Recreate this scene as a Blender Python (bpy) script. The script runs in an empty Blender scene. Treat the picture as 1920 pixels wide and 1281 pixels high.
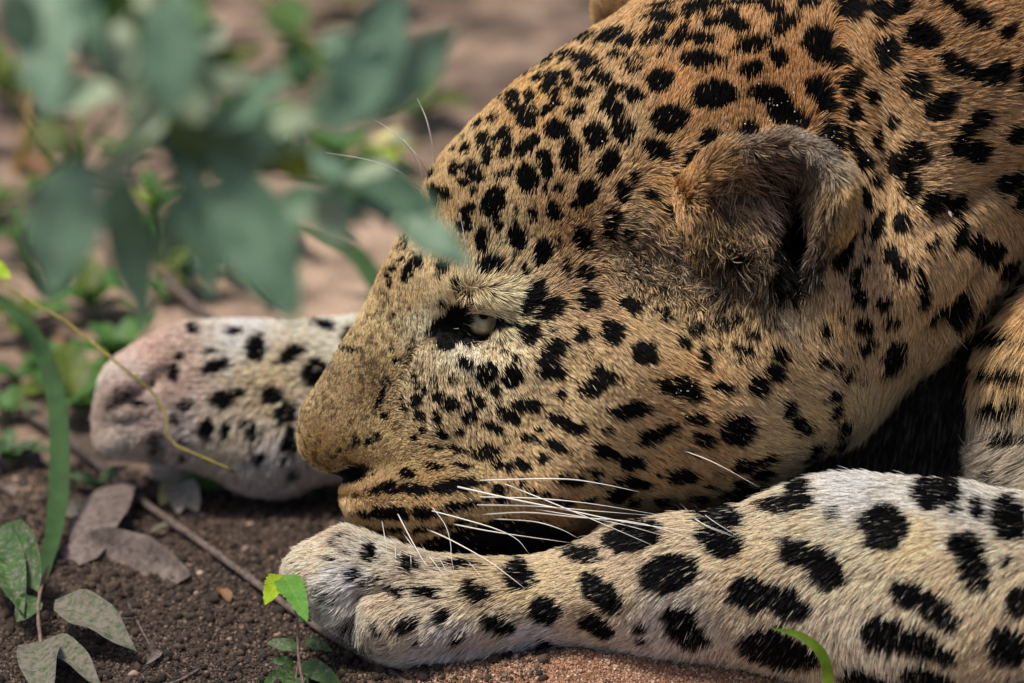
import bpy, math, random
import numpy as np
from mathutils import Vector
from mathutils.bvhtree import BVHTree

R = math.radians
random.seed(7)
rng = np.random.default_rng(11)

# ------------------------------------------------------------------ camera, light, exposure
SC = 0.0002                 # metres per unit (one unit = one fifth of a millimetre)
DIST = 15000.0              # camera to focus plane, in units (3 m)
TH = R(20.0)                # camera looks down by this much
ST, CT = math.sin(TH), math.cos(TH)
ZG = 565.0                  # height of the view centre's plane over the ground, in units

def world_from_view(v):
    """view aligned coordinates (x right, y up, z towards the camera) -> world"""
    v = np.asarray(v, dtype=np.float64)
    x, y, z = v[..., 0], v[..., 1], v[..., 2]
    return np.stack([x * SC, (y * ST - z * CT) * SC, (y * CT + z * ST + ZG) * SC], -1)

def dir_world(v):
    v = np.asarray(v, dtype=np.float64)
    x, y, z = v[..., 0], v[..., 1], v[..., 2]
    return np.stack([x, y * ST - z * CT, y * CT + z * ST], -1)

def view_pt(px, py, z):
    k = (DIST - z) / DIST
    return np.stack(np.broadcast_arrays((np.asarray(px, float) - 960.0) * k, -(np.asarray(py, float) - 640.5) * k, np.asarray(z, float)), -1)

def P(px, py, z=0.0):
    return Vector(world_from_view(view_pt(px, py, z)))

def ground_z(py, h=0.0):
    """depth at which the level ground (plus h units) lies behind picture height py"""
    # solve (-(py-640.5)*k)*CT + z*ST + ZG = h with k=(D-z)/D
    a = (py - 640.5)
    return (h - ZG + a * CT) / (ST + a * CT / DIST)

def G(px, py, h=0.0):
    return P(px, py, ground_z(py, h))

scene = bpy.context.scene
col = scene.collection
cam_data = bpy.data.cameras.new("camera")
cam = bpy.data.objects.new("camera", cam_data)
col.objects.link(cam)
scene.camera = cam
cam.location = world_from_view([0, 0, DIST])
cam.rotation_euler = (R(90) - TH, 0, 0)
cam_data.sensor_width = 36.0
cam_data.lens = 36.0 * DIST / 1920.0
cam_data.clip_start = 0.05
cam_data.clip_end = 400.0
cam_data.dof.use_dof = True
cam_data.dof.focus_distance = (DIST - 95.0) * SC
cam_data.dof.aperture_fstop = 7.0

world = bpy.data.worlds.new("World")
scene.world = world
world.use_nodes = True
wn = world.node_tree
SUN_DIR = Vector((-0.34, -0.10, 0.93)).normalized()
sky = wn.nodes.new("ShaderNodeTexSky")
sky.sky_type = 'NISHITA'
sky.sun_disc = False
sky.sun_elevation = math.asin(SUN_DIR.z)
sky.sun_rotation = math.atan2(SUN_DIR.x, SUN_DIR.y)
sky.air_density = 1.0
sky.dust_density = 4.0
bg = wn.nodes["Background"]
bg.inputs["Strength"].default_value = 0.085
wn.links.new(sky.outputs[0], bg.inputs["Color"])
sun_data = bpy.data.lights.new("sun", 'SUN')
sun_data.energy = 3.0
sun_data.angle = R(13)
sun_data.color = (1.0, 0.93, 0.82)
sun = bpy.data.objects.new("sun", sun_data)
col.objects.link(sun)
sun.rotation_euler = SUN_DIR.to_track_quat('Z', 'Y').to_euler()
scene.view_settings.view_transform = 'Standard'
scene.view_settings.look = 'None'
scene.view_settings.exposure = 0.22
scene.view_settings.gamma = 1.0
scene.cycles.max_bounces = 8
scene.cycles.transparent_max_bounces = 8
scene.cycles_curves.shape = 'RIBBONS'
scene.cycles.use_denoising = True
scene.cycles.denoising_input_passes = 'RGB_ALBEDO_NORMAL'
scene.cycles.denoising_prefilter = 'ACCURATE'

# ------------------------------------------------------------------ small helpers
def tag(o, label=None, cat=None, group=None, kind=None):
    if label: o["label"] = label
    if cat: o["category"] = cat
    if group: o["group"] = group
    if kind: o["kind"] = kind
    return o

def empty(name, loc):
    o = bpy.data.objects.new(name, None)
    o.empty_display_size = 0.02
    col.objects.link(o)
    o.location = loc
    return o

def link_mesh(name, me, mat=None, parent=None):
    o = bpy.data.objects.new(name, me)
    col.objects.link(o)
    if mat: me.materials.append(mat)
    if parent is not None:
        o.parent = parent
        o.location = -Vector(parent.location) if parent.parent is None else Vector((0, 0, 0))
    return o

def mesh_np(name, verts, faces, smooth=True, nper=4):
    verts = np.asarray(verts, np.float32); faces = np.asarray(faces, np.int32)
    me = bpy.data.meshes.new(name)
    me.vertices.add(len(verts)); me.vertices.foreach_set("co", verts.ravel())
    nf = len(faces)
    me.loops.add(nf * nper); me.loops.foreach_set("vertex_index", faces.ravel())
    me.polygons.add(nf)
    me.polygons.foreach_set("loop_start", np.arange(nf, dtype=np.int32) * nper)
    me.polygons.foreach_set("use_smooth", np.full(nf, smooth))
    me.update(calc_edges=True)
    me.validate()
    return me

def srgb(c):
    c = np.asarray(c, float) / 255.0
    return np.where(c <= 0.04045, c / 12.92, ((c + 0.055) / 1.055) ** 2.4)

_tab = rng.random((48, 48, 48, 3)).astype(np.float32) * 2 - 1
def vnoise(p, cell, off=0.0):
    """smooth vector noise in -1..1 on a lattice of the given cell size"""
    q = np.asarray(p, np.float32) / cell + 100.37 + off
    i = np.floor(q).astype(np.int64); f = q - i
    f = f * f * (3 - 2 * f)
    out = 0
    for dx in (0, 1):
        wx = f[:, 0] if dx else 1 - f[:, 0]
        for dy in (0, 1):
            wy = f[:, 1] if dy else 1 - f[:, 1]
            for dz in (0, 1):
                wz = f[:, 2] if dz else 1 - f[:, 2]
                out = out + (wx * wy * wz)[:, None] * _tab[(i[:, 0] + dx) % 48, (i[:, 1] + dy) % 48, (i[:, 2] + dz) % 48]
    return out

def shepard(ctrl, x, y, power=3.0, eps=30.0):
    """inverse-distance blend of control values; ctrl rows: x, y, v..."""
    c = np.asarray(ctrl, np.float32)
    shp = x.shape
    x = x.ravel().astype(np.float32); y = y.ravel().astype(np.float32)
    out = np.zeros((len(x), c.shape[1] - 2), np.float32); ws = np.zeros(len(x), np.float32)
    for row in c:
        w = ((x - row[0]) ** 2 + (y - row[1]) ** 2 + eps * eps) ** (-power / 2)
        w = (w * eps ** power).astype(np.float32)
        out += w[:, None] * row[2:]; ws += w
    return (out / ws[:, None]).reshape(shp + (c.shape[1] - 2,))

def poly_sd(poly, x, y):
    """signed distance to a polygon, positive inside"""
    poly = np.asarray(poly, float)
    d2 = np.full(x.shape, 1e12); inside = np.zeros(x.shape, bool)
    n = len(poly)
    for i in range(n):
        ax, ay = poly[i]; bx, by = poly[(i + 1) % n]
        ex, ey = bx - ax, by - ay
        t = np.clip(((x - ax) * ex + (y - ay) * ey) / (ex * ex + ey * ey), 0, 1)
        d2 = np.minimum(d2, (x - ax - t * ex) ** 2 + (y - ay - t * ey) ** 2)
        c = ((ay > y) != (by > y))
        with np.errstate(divide='ignore', invalid='ignore'):
            inside ^= c & (x < ex * (y - ay) / (ey if ey else 1e-9) + ax)
    return np.where(inside, 1, -1) * np.sqrt(d2)

def chaikin(poly, n=2):
    p = np.asarray(poly, float)
    for _ in range(n):
        q = np.roll(p, -1, 0)
        p = np.stack([0.75 * p + 0.25 * q, 0.25 * p + 0.75 * q], 1).reshape(-1, 2)
    return p

# ------------------------------------------------------------------ materials
def new_mat(name):
    m = bpy.data.materials.new(name); m.use_nodes = True
    nt = m.node_tree
    return m, nt, nt.nodes["Principled BSDF"]

def node(nt, kind, **kw):
    n = nt.nodes.new(kind)
    for k, v in kw.items():
        if k in n.inputs: n.inputs[k].default_value = v
        else: setattr(n, k, v)
    return n

def ramp(nt, stops):
    r = nt.nodes.new("ShaderNodeValToRGB")
    el = r.color_ramp.elements
    while len(el) > 1: el.remove(el[0])
    el[0].position = stops[0][0]; el[0].color = (*stops[0][1], 1)
    for p, c in stops[1:]:
        e = el.new(p); e.color = (*c, 1)
    return r

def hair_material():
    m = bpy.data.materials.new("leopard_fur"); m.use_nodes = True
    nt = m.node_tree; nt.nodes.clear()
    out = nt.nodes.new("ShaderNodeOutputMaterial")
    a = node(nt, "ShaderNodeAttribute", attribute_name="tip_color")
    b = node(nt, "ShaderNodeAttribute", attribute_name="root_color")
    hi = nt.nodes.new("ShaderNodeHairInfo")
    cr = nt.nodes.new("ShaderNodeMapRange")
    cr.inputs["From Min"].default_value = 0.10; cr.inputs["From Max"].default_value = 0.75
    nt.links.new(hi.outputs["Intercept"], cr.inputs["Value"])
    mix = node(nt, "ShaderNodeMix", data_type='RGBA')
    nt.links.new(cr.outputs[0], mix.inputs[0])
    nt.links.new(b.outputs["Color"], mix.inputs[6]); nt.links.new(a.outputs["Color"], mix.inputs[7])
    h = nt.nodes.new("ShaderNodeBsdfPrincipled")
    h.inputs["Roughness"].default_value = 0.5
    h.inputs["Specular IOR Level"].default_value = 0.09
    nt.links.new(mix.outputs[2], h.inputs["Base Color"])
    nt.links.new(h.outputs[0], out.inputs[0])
    return m

def skin_material():
    m, nt, b = new_mat("leopard_skin")
    a = node(nt, "ShaderNodeAttribute", attribute_name="skin_color")
    n = node(nt, "ShaderNodeTexNoise", Scale=900.0, Detail=3.0)
    bm = node(nt, "ShaderNodeBump", Strength=0.5, Distance=0.0006)
    nt.links.new(n.outputs["Fac"], bm.inputs["Height"]); nt.links.new(bm.outputs[0], b.inputs["Normal"])
    nt.links.new(a.outputs["Color"], b.inputs["Base Color"])
    b.inputs["Roughness"].default_value = 0.55
    b.inputs["Specular IOR Level"].default_value = 0.15
    return m

# ------------------------------------------------------------------ THE LEOPARD: volume
def part(poly, z0, W, Rr, ctrl_z=None, smooth=1):
    return dict(poly=chaikin(poly, smooth), z0=z0, W=W, R=Rr)

HEAD = part([(556,812),(560,775),(590,728),(622,678),(655,625),(690,570),(720,505),(738,468),(752,446),(768,448),(786,400),(794,350),(830,288),(900,216),(960,162),(1050,97),(1130,47),(1200,5),(1300,-60),(1450,-110),(1600,-80),(1700,50),(1750,300),(1700,540),(1630,695),(1580,775),(1535,840),(1475,885),(1400,925),(1300,940),(1200,950),(1120,975),(1090,1010),(1040,1045),(950,1055),(850,1045),(760,1022),(700,998),(655,975),(638,945),(634,918),(650,903),(640,893),(600,884),(575,866),(560,845)],
    -150,
    [(570,820,75),(650,760,100),(600,860,80),(720,930,140),(690,960,120),(850,930,175),(720,600,112),(780,500,150),(850,750,200),(885,605,178),(900,535,225),(900,350,225),(1000,700,262),(1200,700,330),(1150,400,290),(1100,900,270),(1300,850,300),(1450,700,345),(1300,300,300),(1300,0,290),(1600,600,330),(1600,200,310),(700,1010,110),(950,1040,150),(820,660,185)],
    [(570,820,80),(700,900,95),(720,600,115),(850,900,140),(900,500,170),(900,300,220),(1200,700,280),(1300,200,280),(1500,600,280),(1500,880,200),(800,1000,90)])
BODY = part([(1150,120),(1250,-20),(1400,-150),(1700,-320),(2100,-410),(2450,-380),(2640,-150),(2640,600),(2400,720),(2100,640),(1960,450),(1900,512),(1850,568),(1780,632),(1700,695),(1640,762),(1560,826),(1450,800),(1300,500)],
    -250,
    [(1300,100,250),(1500,300,370),(1600,700,400),(1800,600,440),(1800,200,430),(1900,0,450),(2200,200,600),(2400,500,600)],
    [(1300,0,330),(1700,700,170),(1850,600,150),(1900,300,450),(2300,200,500)])
SHOULDER = part([(1835,800),(1835,720),(1850,650),(1900,580),(1990,500),(2200,430),(2600,480),(2640,900),(2500,1200),(2200,1250),(1950,1150),(1890,980),(1850,900)],
    -60, [(1850,800,150),(1950,700,220),(2300,800,330)], [(1850,800,110),(2300,800,300)])
CHEST = part([(1250,500),(1500,450),(2000,500),(2500,500),(2500,1250),(2000,1230),(1500,1130),(1300,900)],
    -520, [(1300,700,200),(1700,800,260),(2300,800,350)], [(1500,800,200),(2300,800,300)])
LEG = part([(534,1068),(560,1032),(610,1008),(650,992),(700,1012),(800,1046),(900,1054),(1000,1050),(1080,1025),(1150,990),(1250,970),(1380,955),(1440,930),(1500,908),(1600,893),(1700,903),(1800,908),(1900,930),(2000,930),(2300,900),(2450,1000),(2500,1250),(2300,1400),(2000,1380),(1700,1335),(1560,1290),(1450,1262),(1300,1232),(1200,1228),(1080,1208),(1000,1216),(920,1240),(830,1254),(750,1250),(690,1222),(640,1185),(590,1155),(555,1112)],
    [(560,1080,-20),(900,1150,30),(1400,1100,90),(1900,1100,200),(2400,1100,220)],
    [(560,1080,80),(650,1100,135),(900,1150,140),(1400,1100,160),(1900,1100,230),(2400,1100,260)],
    [(560,1080,70),(900,1150,100),(1400,1100,140),(1900,1100,200)])
PAW = part([(178,760),(188,712),(212,672),(254,646),(300,618),(350,603),(450,600),(560,603),(640,596),(700,592),(800,600),(1000,620),(1300,650),(1500,700),(1500,950),(1200,940),(900,880),(700,890),(600,900),(560,922),(500,926),(440,910),(385,880),(330,866),(260,862),(206,858),(182,838),(176,800)],
    -790, [(182,770,58),(230,770,105),(400,770,135),(700,750,140),(1400,800,170)], [(182,770,60),(230,770,90),(400,770,125),(700,750,140),(1400,800,150)])
PARTS = dict(head=HEAD, body=BODY, shoulder=SHOULDER, chest=CHEST, leg=LEG, paw=PAW)
PNAMES = list(PARTS)
EAR_POLY = chaikin([(1262,352),(1300,315),(1345,283),(1400,266),(1450,257),(1500,256),(1535,272),(1560,290),(1590,318),(1603,370),(1597,420),(1572,447),(1545,470),(1520,540),(1450,540),(1370,500),(1290,430)], 1)
EAR_BOWL = chaikin([(1296,362),(1345,312),(1400,284),(1480,272),(1530,298),(1552,335),(1556,400),(1538,450),(1524,500),(1510,556),(1480,556),(1430,535),(1360,505),(1305,450)], 2)

def part_maps(p, X, Y):
    """2D fields of a part at view coordinates X, Y (units)"""
    z0 = p['z0']
    if isinstance(z0, list):
        # the limb's depth changes along it
        zz = shepard([(a, b, c) for a, b, c in z0], X + 960, 640.5 - Y, 3, 200)[..., 0]
        zm = float(np.mean([c for _, _, c in z0]))
    else:
        zz = np.full(X.shape, z0, np.float32); zm = z0
    k = (DIST - zm) / DIST
    poly = p['poly']
    pv = np.stack([(poly[:, 0] - 960) * k, -(poly[:, 1] - 640.5) * k], 1)
    d = poly_sd(pv, X, Y)
    px, py = X / k + 960, 640.5 - Y / k
    W = shepard(p['W'], px, py, 3, 90)[..., 0]
    Rr = shepard(p['R'], px, py, 3, 90)[..., 0]
    return d.astype(np.float32), W, Rr, zz

def leg_relief(px, py):
    g = bump2
    h = -46 * g(px, py, 662, 1165, 15, 62, 22) - 26 * g(px, py, 712, 1106, 62, 10, -14) + 20 * g(px, py, 760, 1170, 80, 50) + 14 * g(px, py, 610, 1090, 40, 50)
    h = h - 14 * g(px, py, 600, 1150, 10, 50, 40) - 12 * g(px, py, 860, 1200, 90, 12, -6) + 12 * g(px, py, 1250, 1080, 120, 60)
    return h

def body_relief(px, py):
    g = bump2
    return -46 * g(px, py, 1770, 560, 120, 15, -50) + 30 * g(px, py, 1800, 610, 110, 40, -50) - 30 * g(px, py, 1860, 330, 150, 16, -35) + 22 * g(px, py, 1720, 420, 60, 120, 10) - 24 * g(px, py, 1650, 330, 16, 170, -8)

def paw_relief(px, py):
    g = bump2
    h = -24 * g(px, py, 270, 735, 60, 10, -30) - 22 * g(px, py, 240, 792, 46, 10, -8) - 20 * g(px, py, 300, 838, 10, 26, 0) - 14 * g(px, py, 320, 690, 60, 10, -30)
    return h + 16 * g(px, py, 235, 720, 40, 30) + 16 * g(px, py, 225, 780, 36, 24) + 14 * g(px, py, 240, 830, 40, 20) + 14 * g(px, py, 300, 665, 50, 24)

def bump2(px, py, cx, cy, rx, ry, ang=0):
    c, s = math.cos(R(ang)), math.sin(R(ang))
    u = ((px - cx) * c + (py - cy) * s) / rx; v = (-(px - cx) * s + (py - cy) * c) / ry
    return np.exp(-(u * u + v * v))

def head_relief(px, py):
    """extra half-width of the head: cheek bone, lips, brow, socket, skull form"""
    g = bump2
    h = 22 * g(px, py, 760, 950, 130, 50, -5)           # upper lip pad
    h -= 16 * g(px, py, 700, 880, 60, 18, -15)
    h -= 26 * g(px, py, 850, 625, 60, 34, 25)           # inner eye corner
    h += 20 * g(px, py, 925, 552, 70, 24, 8)            # brow
    h += 16 * g(px, py, 920, 680, 90, 26, 5)            # under the eye
    h -= 14 * g(px, py, 850, 840, 60, 40, 60)
    h += 22 * g(px, py, 1120, 640, 170, 70, 15)         # cheek bone
    h -= 30 * g(px, py, 1180, 480, 140, 50, 10)         # temple in front of the ear
    h -= 26 * g(px, py, 1010, 1000, 90, 40, 10)         # corner of the mouth
    h += 18 * g(px, py, 1330, 800, 200, 90, 20)
    h -= 24 * g(px, py, 1640, 520, 40, 250, 8)          # fold behind the ear
    h += 16 * g(px, py, 1700, 640, 60, 120, 40)         # ruff
    h -= 20 * g(px, py, 760, 470, 30, 30)
    return h

GX0, GX1, GY0, GY1, GZ0, GZ1, ST8 = -904, 1720, -800, 1090, -1060, 470, 8.0
gx = np.arange(GX0, GX1, ST8, dtype=np.float32); gy = np.arange(GY0, GY1, ST8, dtype=np.float32); gz = np.arange(GZ0, GZ1, ST8, dtype=np.float32)
X2, Y2 = np.meshgrid(gx, gy, indexing='ij')

def smin(a, b, k):
    h = np.clip(0.5 + 0.5 * (b - a) / k, 0, 1)
    return b * (1 - h) + a * h - k * h * (1 - h)

def inflate(d, W, Rr, z0, Z):
    u = np.maximum(Rr - d, 0) / Rr
    w = (Z - z0[..., None]) / W[..., None]
    return (np.sqrt((u * u)[..., None] + w * w) - 1) * np.minimum(W, Rr)[..., None]

Zr = gz[None, None, :]
F = None
for nm in PNAMES:
    d, W, Rr, zz = part_maps(PARTS[nm], X2, Y2)
    if nm == 'head':
        W = W + head_relief(X2 + 960, 640.5 - Y2)
    elif nm == 'body': W = W + body_relief(X2 + 960, 640.5 - Y2)
    elif nm == 'leg': W = W + leg_relief(X2 + 960, 640.5 - Y2)
    elif nm == 'paw': W = W + paw_relief(X2 / 1.053 + 960, 640.5 - Y2 / 1.053)
    f = inflate(d, W.astype(np.float32), Rr, zz, Zr)
    if F is None: F = f
    else: F = smin(F, f, {'body': 70, 'shoulder': 14, 'chest': 20, 'leg': 10, 'paw': 10}[nm])
# near ear and its bowl
kE = (DIST - 170) / DIST
def ear_fields(X, Y):
    pv = lambda q: np.stack([(q[:, 0] - 960) * kE, -(q[:, 1] - 640.5) * kE], 1)
    return poly_sd(pv(EAR_POLY), X, Y).astype(np.float32), poly_sd(pv(EAR_BOWL), X, Y).astype(np.float32)
dE, dB = ear_fields(X2, Y2)
ear_z0 = (168 + 0.10 * (X2 + 960 - 1430)).astype(np.float32)
earW = (95 - 62 * np.clip((640.5 - Y2 - 385) / 120, 0, 1)).astype(np.float32)
fE = inflate(dE, earW, np.full_like(dE, 46), ear_z0, Zr)
F = smin(F, fE, 34)
floor = 240 - 1.3 * np.clip(dB, 0, 40) - 42 * bump2(X2 + 960, 640.5 - Y2, 1420, 370, 110, 70) - 190 * bump2(X2 + 960, 640.5 - Y2, 1492, 445, 42, 95, -6)
fB = np.maximum(-dB[..., None], floor[..., None].astype(np.float32) - Zr)
F = np.maximum(F, -np.minimum(fB, 60) )
# far ear (behind the crown, tip just in the frame)
def ellipsoid(cx, cy, cz, rx, ry, rz):
    c = view_pt(cx, cy, cz)
    return (np.sqrt(((X2 - c[0]) / rx)[..., None] ** 2 + ((Y2 - c[1]) / ry)[..., None] ** 2 + ((Zr - cz) / rz) ** 2) - 1) * min(rx, ry, rz)
fe = np.maximum(ellipsoid(1190, 15, -480, 78, 82, 70), -ellipsoid(1190, 10, -540, 60, 68, 60))
F = smin(F, fe.astype(np.float32), 20)
# eye pocket
EYE = (903.0, 604.0)
EYE_Z = 12.0
dxe = (X2 + 960 - EYE[0]); dye = (640.5 - Y2 - EYE[1])
ce, se = math.cos(R(-8)), math.sin(R(-8))
ue = (dxe * ce + dye * se) / 29.0; ve = (-dxe * se + dye * ce) / 40.0
fP = np.maximum((np.sqrt(ue * ue + ve * ve) - 1)[..., None] * 27, (EYE_Z - 30) - Zr)
fP = np.maximum(fP, (585.0 - (640.5 - Y2))[..., None])
F = np.maximum(F, -fP.astype(np.float32))
# nostril
fN = ellipsoid(655, 888, -75, 34, 13, 60)
F = np.maximum(F, -fN.astype(np.float32))

def surface_nets(f, org, h):
    s = f < 0
    nx, ny, nz = f.shape
    acc = np.zeros((nx - 1, ny - 1, nz - 1), np.int8)
    corners = [(i, j, k) for i in (0, 1) for j in (0, 1) for k in (0, 1)]
    for i, j, k in corners:
        acc += s[i:nx - 1 + i, j:ny - 1 + j, k:nz - 1 + k]
    cells = np.argwhere((acc > 0) & (acc < 8))
    V = np.stack([f[cells[:, 0] + i, cells[:, 1] + j, cells[:, 2] + k] for i, j, k in corners], 1)
    pos = np.zeros((len(cells), 3)); cnt = np.zeros(len(cells))
    C = np.array(corners)
    for a in range(8):
        for b in range(a + 1, 8):
            if np.abs(C[a] - C[b]).sum() != 1: continue
            va, vb = V[:, a], V[:, b]
            m = (va < 0) != (vb < 0)
            t = va[m] / (va[m] - vb[m])
            pos[m] += C[a] + (C[b] - C[a]) * t[:, None]; cnt[m] += 1
    pos = cells + pos / cnt[:, None]
    idx = np.full(acc.shape, -1, np.int32)
    idx[cells[:, 0], cells[:, 1], cells[:, 2]] = np.arange(len(cells))
    quads = []
    for ax in range(3):
        sl = [slice(1, -1)] * 3; sl[ax] = slice(0, -1)
        sh = [slice(1, -1)] * 3; sh[ax] = slice(1, None)
        a, b = s[tuple(sl)], s[tuple(sh)]
        e = np.argwhere(a != b); e_off = e.copy()
        for o in range(3):
            if o != ax: e_off[:, o] += 1
        o1, o2 = [o for o in range(3) if o != ax]
        def cell(d1, d2):
            q = e_off.copy(); q[:, o1] -= d1; q[:, o2] -= d2
            return idx[q[:, 0], q[:, 1], q[:, 2]]
        q = np.stack([cell(1, 1), cell(0, 1), cell(0, 0), cell(1, 0)], 1)
        inside_low = a[e[:, 0], e[:, 1], e[:, 2]]
        flip = inside_low if ax != 1 else ~inside_low
        q[~flip] = q[~flip][:, ::-1]
        quads.append(q)
    return pos * h + np.array(org), np.concatenate(quads)

bv, bq = surface_nets(F, (GX0, GY0, GZ0), ST8)
# keep the one connected skin, then relax it a little
bq = bq[(bq >= 0).all(1)]
nv = len(bv)
ea = np.concatenate([bq[:, [0, 1]], bq[:, [1, 2]], bq[:, [2, 3]], bq[:, [3, 0]]])
for it in range(4):
    sm = np.zeros((nv, 3)); c = np.zeros(nv)
    for q in range(3):
        sm[:, q] = np.bincount(ea[:, 0], bv[ea[:, 1], q], nv) + np.bincount(ea[:, 1], bv[ea[:, 0], q], nv)
    c = np.bincount(ea[:, 0], minlength=nv) + np.bincount(ea[:, 1], minlength=nv)
    bv = bv * 0.45 + 0.55 * sm / np.maximum(c, 1)[:, None]

def quad_normals(v, q):
    return np.cross(v[q[:, 2]] - v[q[:, 0]], v[q[:, 3]] - v[q[:, 1]])
qn = quad_normals(bv, bq)
vn = np.zeros((nv, 3))
for k in range(4):
    for q in range(3): vn[:, q] += np.bincount(bq[:, k], qn[:, q], nv)
vn /= np.maximum(np.linalg.norm(vn, axis=1), 1e-9)[:, None]
if (qn[:, 2] * (bv[bq[:, 0], 2] + 250)).sum() < 0:
    bq = bq[:, ::-1].copy(); vn = -vn; qn = -qn
print("body mesh", nv, len(bq))

# ------------------------------------------------------------------ THE LEOPARD: coat
def T(x0, y0, rows, sc=4.27):
    out = []
    for r in rows:
        r = tuple(r) + (0,) * (5 - len(r)) if len(r) < 5 else tuple(r)
        out.append((x0 + r[0] / sc, y0 + r[1] / sc, r[2] / sc, r[3] / sc, r[4], r[5] if len(r) > 5 else 1.0))
    return out

S_HEAD = []
S_HEAD += T(760, 0, [(1380,300,110,30,-15),(1090,470,70,40,-30),(1250,455,60,45,-20),(1400,480,120,50,10),(1400,540,40,30),(1600,290,120,50,-25),(940,590,40,20,-40),(1040,625,50,25,-20),(1150,640,60,60),(1270,600,50,50),(1300,680,50,45),(1480,620,80,35,-30),(1580,660,60,60),(1110,710,35,45),(985,780,45,50),(840,780,60,50,20),(820,830,40,50),(740,800,30,20,-20),(1190,760,40,60,30),(1150,860,90,35,-35),(1410,750,80,45),(1660,740,50,60),(890,880,60,35,-20),(1000,870,40,30),(680,955,55,25,-35),(560,1000,40,25,-30),(1350,910,75,50,-15),(1640,870,80,65,20),(960,970,80,70),(1000,1010,50,40),(760,1080,80,35,-40),(590,1120,50,60,-40),(630,1110,30,50,30),(1210,1050,85,70),(800,1180,40,90,15),(980,1170,100,55,-35),(1520,1100,85,95,-20),(1330,1210,60,90,-25),(1110,1260,60,50),(460,1200,35,40,30),(360,1200,20,20),(430,1110,20,20),(660,1240,25,50),(1680,1000,30,80),(700,1150,20,40)])
S_HEAD += T(1140, 0, [(430,40,120,25,-10),(400,135,135,45),(740,60,150,60,-10),(620,130,40,40),(850,185,80,40),(980,140,70,60),(1040,220,90,60,20),(1160,15,160,30),(1340,90,110,50,15),(1420,190,110,60,-25),(1370,260,50,45),(1600,30,100,45),(50,250,60,30,-10),(340,290,110,55,-35),(600,260,40,50),(540,320,60,50,-40),(500,360,60,30),(130,330,80,40,-20),(60,440,50,40),(210,520,85,75,-30,.7),(430,450,40,20,0,.5),(730,315,95,50),(740,490,165,75,5),(1150,370,130,55,-5),(1360,480,75,60,20),(1160,570,95,60,-5),(410,660,105,85,10),(860,770,165,110,-5),(1300,770,145,80,10),(1370,860,110,90,30),(1500,940,100,55,15),(80,730,75,45,-10),(200,770,80,65),(40,880,85,65,20),(490,970,145,105,-5),(130,1060,85,90),(390,1200,130,60,20),(830,1120,85,75),(1110,1030,80,40,-25),(40,1240,45,40),(680,1260,90,50,-25),(1680,1120,60,30,20)])
S_HEAD += T(1520, 0, [(320,70,110,75,-10),(430,30,160,40),(700,50,100,60,-20),(580,130,70,90,20),(60,300,110,80),(150,450,145,85,10),(20,380,90,70),(1140,40,100,45,10),(1330,150,130,75,30),(1570,250,70,50,-20),(610,400,105,100,20),(600,500,50,60),(880,280,130,95,15),(960,330,80,70),(1170,530,140,80,20),(1300,590,120,60,10),(1500,580,130,75,-25),(1690,600,50,100),(320,640,60,100,25),(280,730,50,60),(470,770,75,60,20),(330,900,60,75),(850,680,90,95),(1010,850,110,100,-20),(1080,770,80,55,-10),(60,720,110,90,20),(130,820,75,80),(660,950,45,45),(520,1090,45,80,15),(180,1090,55,110,-25),(330,1140,50,130,-25),(400,1240,50,60,-30),(1330,960,110,65,-25),(1220,1060,70,60,-50),(1180,1160,60,90),(1330,1210,100,80),(1640,1070,90,65,-30),(830,1190,80,70),(740,1260,100,40,-10),(60,1110,40,20)])
S_HEAD += T(760, 280, [(390,170,40,50,30),(520,160,60,60,0,.9),(590,230,40,40),(480,260,50,30),(550,340,25,25),(230,330,40,40),(330,370,45,45),(240,400,35,50),(200,210,40,30,-40),(770,210,90,30,-15,.9),(650,60,40,60,20),(790,30,50,50),(940,20,60,40),(980,240,70,110),(1040,270,40,40),(1130,140,55,110,-12),(1330,90,65,110,-12),(1620,120,70,120,30),(1245,310,35,50,-15),(1130,340,22,40),(710,430,85,120,28),(510,490,60,35,-40),(1460,360,70,100,25),(1400,440,50,50),(895,495,22,35),(1030,520,40,50),(1205,510,60,70),(480,620,60,70,20),(745,610,25,45),(620,740,48,100,5),(895,730,68,115,-5),(1690,530,40,50),(1640,620,60,60),(1630,700,30,50),(1440,730,75,90,-15),(1100,830,65,100,10),(770,750,20,25,0,.5),(680,930,90,60,-25),(955,970,35,55),(865,890,20,30),(870,1040,20,30,0,.7),(1280,970,45,60,-20,.7),(1450,1000,80,60,0,.8),(460,1070,35,20),(1040,1160,80,95,15),(1480,1200,75,80),(290,960,50,50),(80,900,40,60,-30),(30,960,40,60),(1240,750,30,40,0,.6)])
S_HEAD += T(1140, 280, [(200,100,30,25),(210,225,40,45),(120,350,50,75,-20),(340,350,40,70,-35),(490,480,70,35,35),(50,520,35,55),(15,640,40,70),(170,670,45,50,0,.7),(680,90,90,75,-30),(580,210,30,20)])
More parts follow.
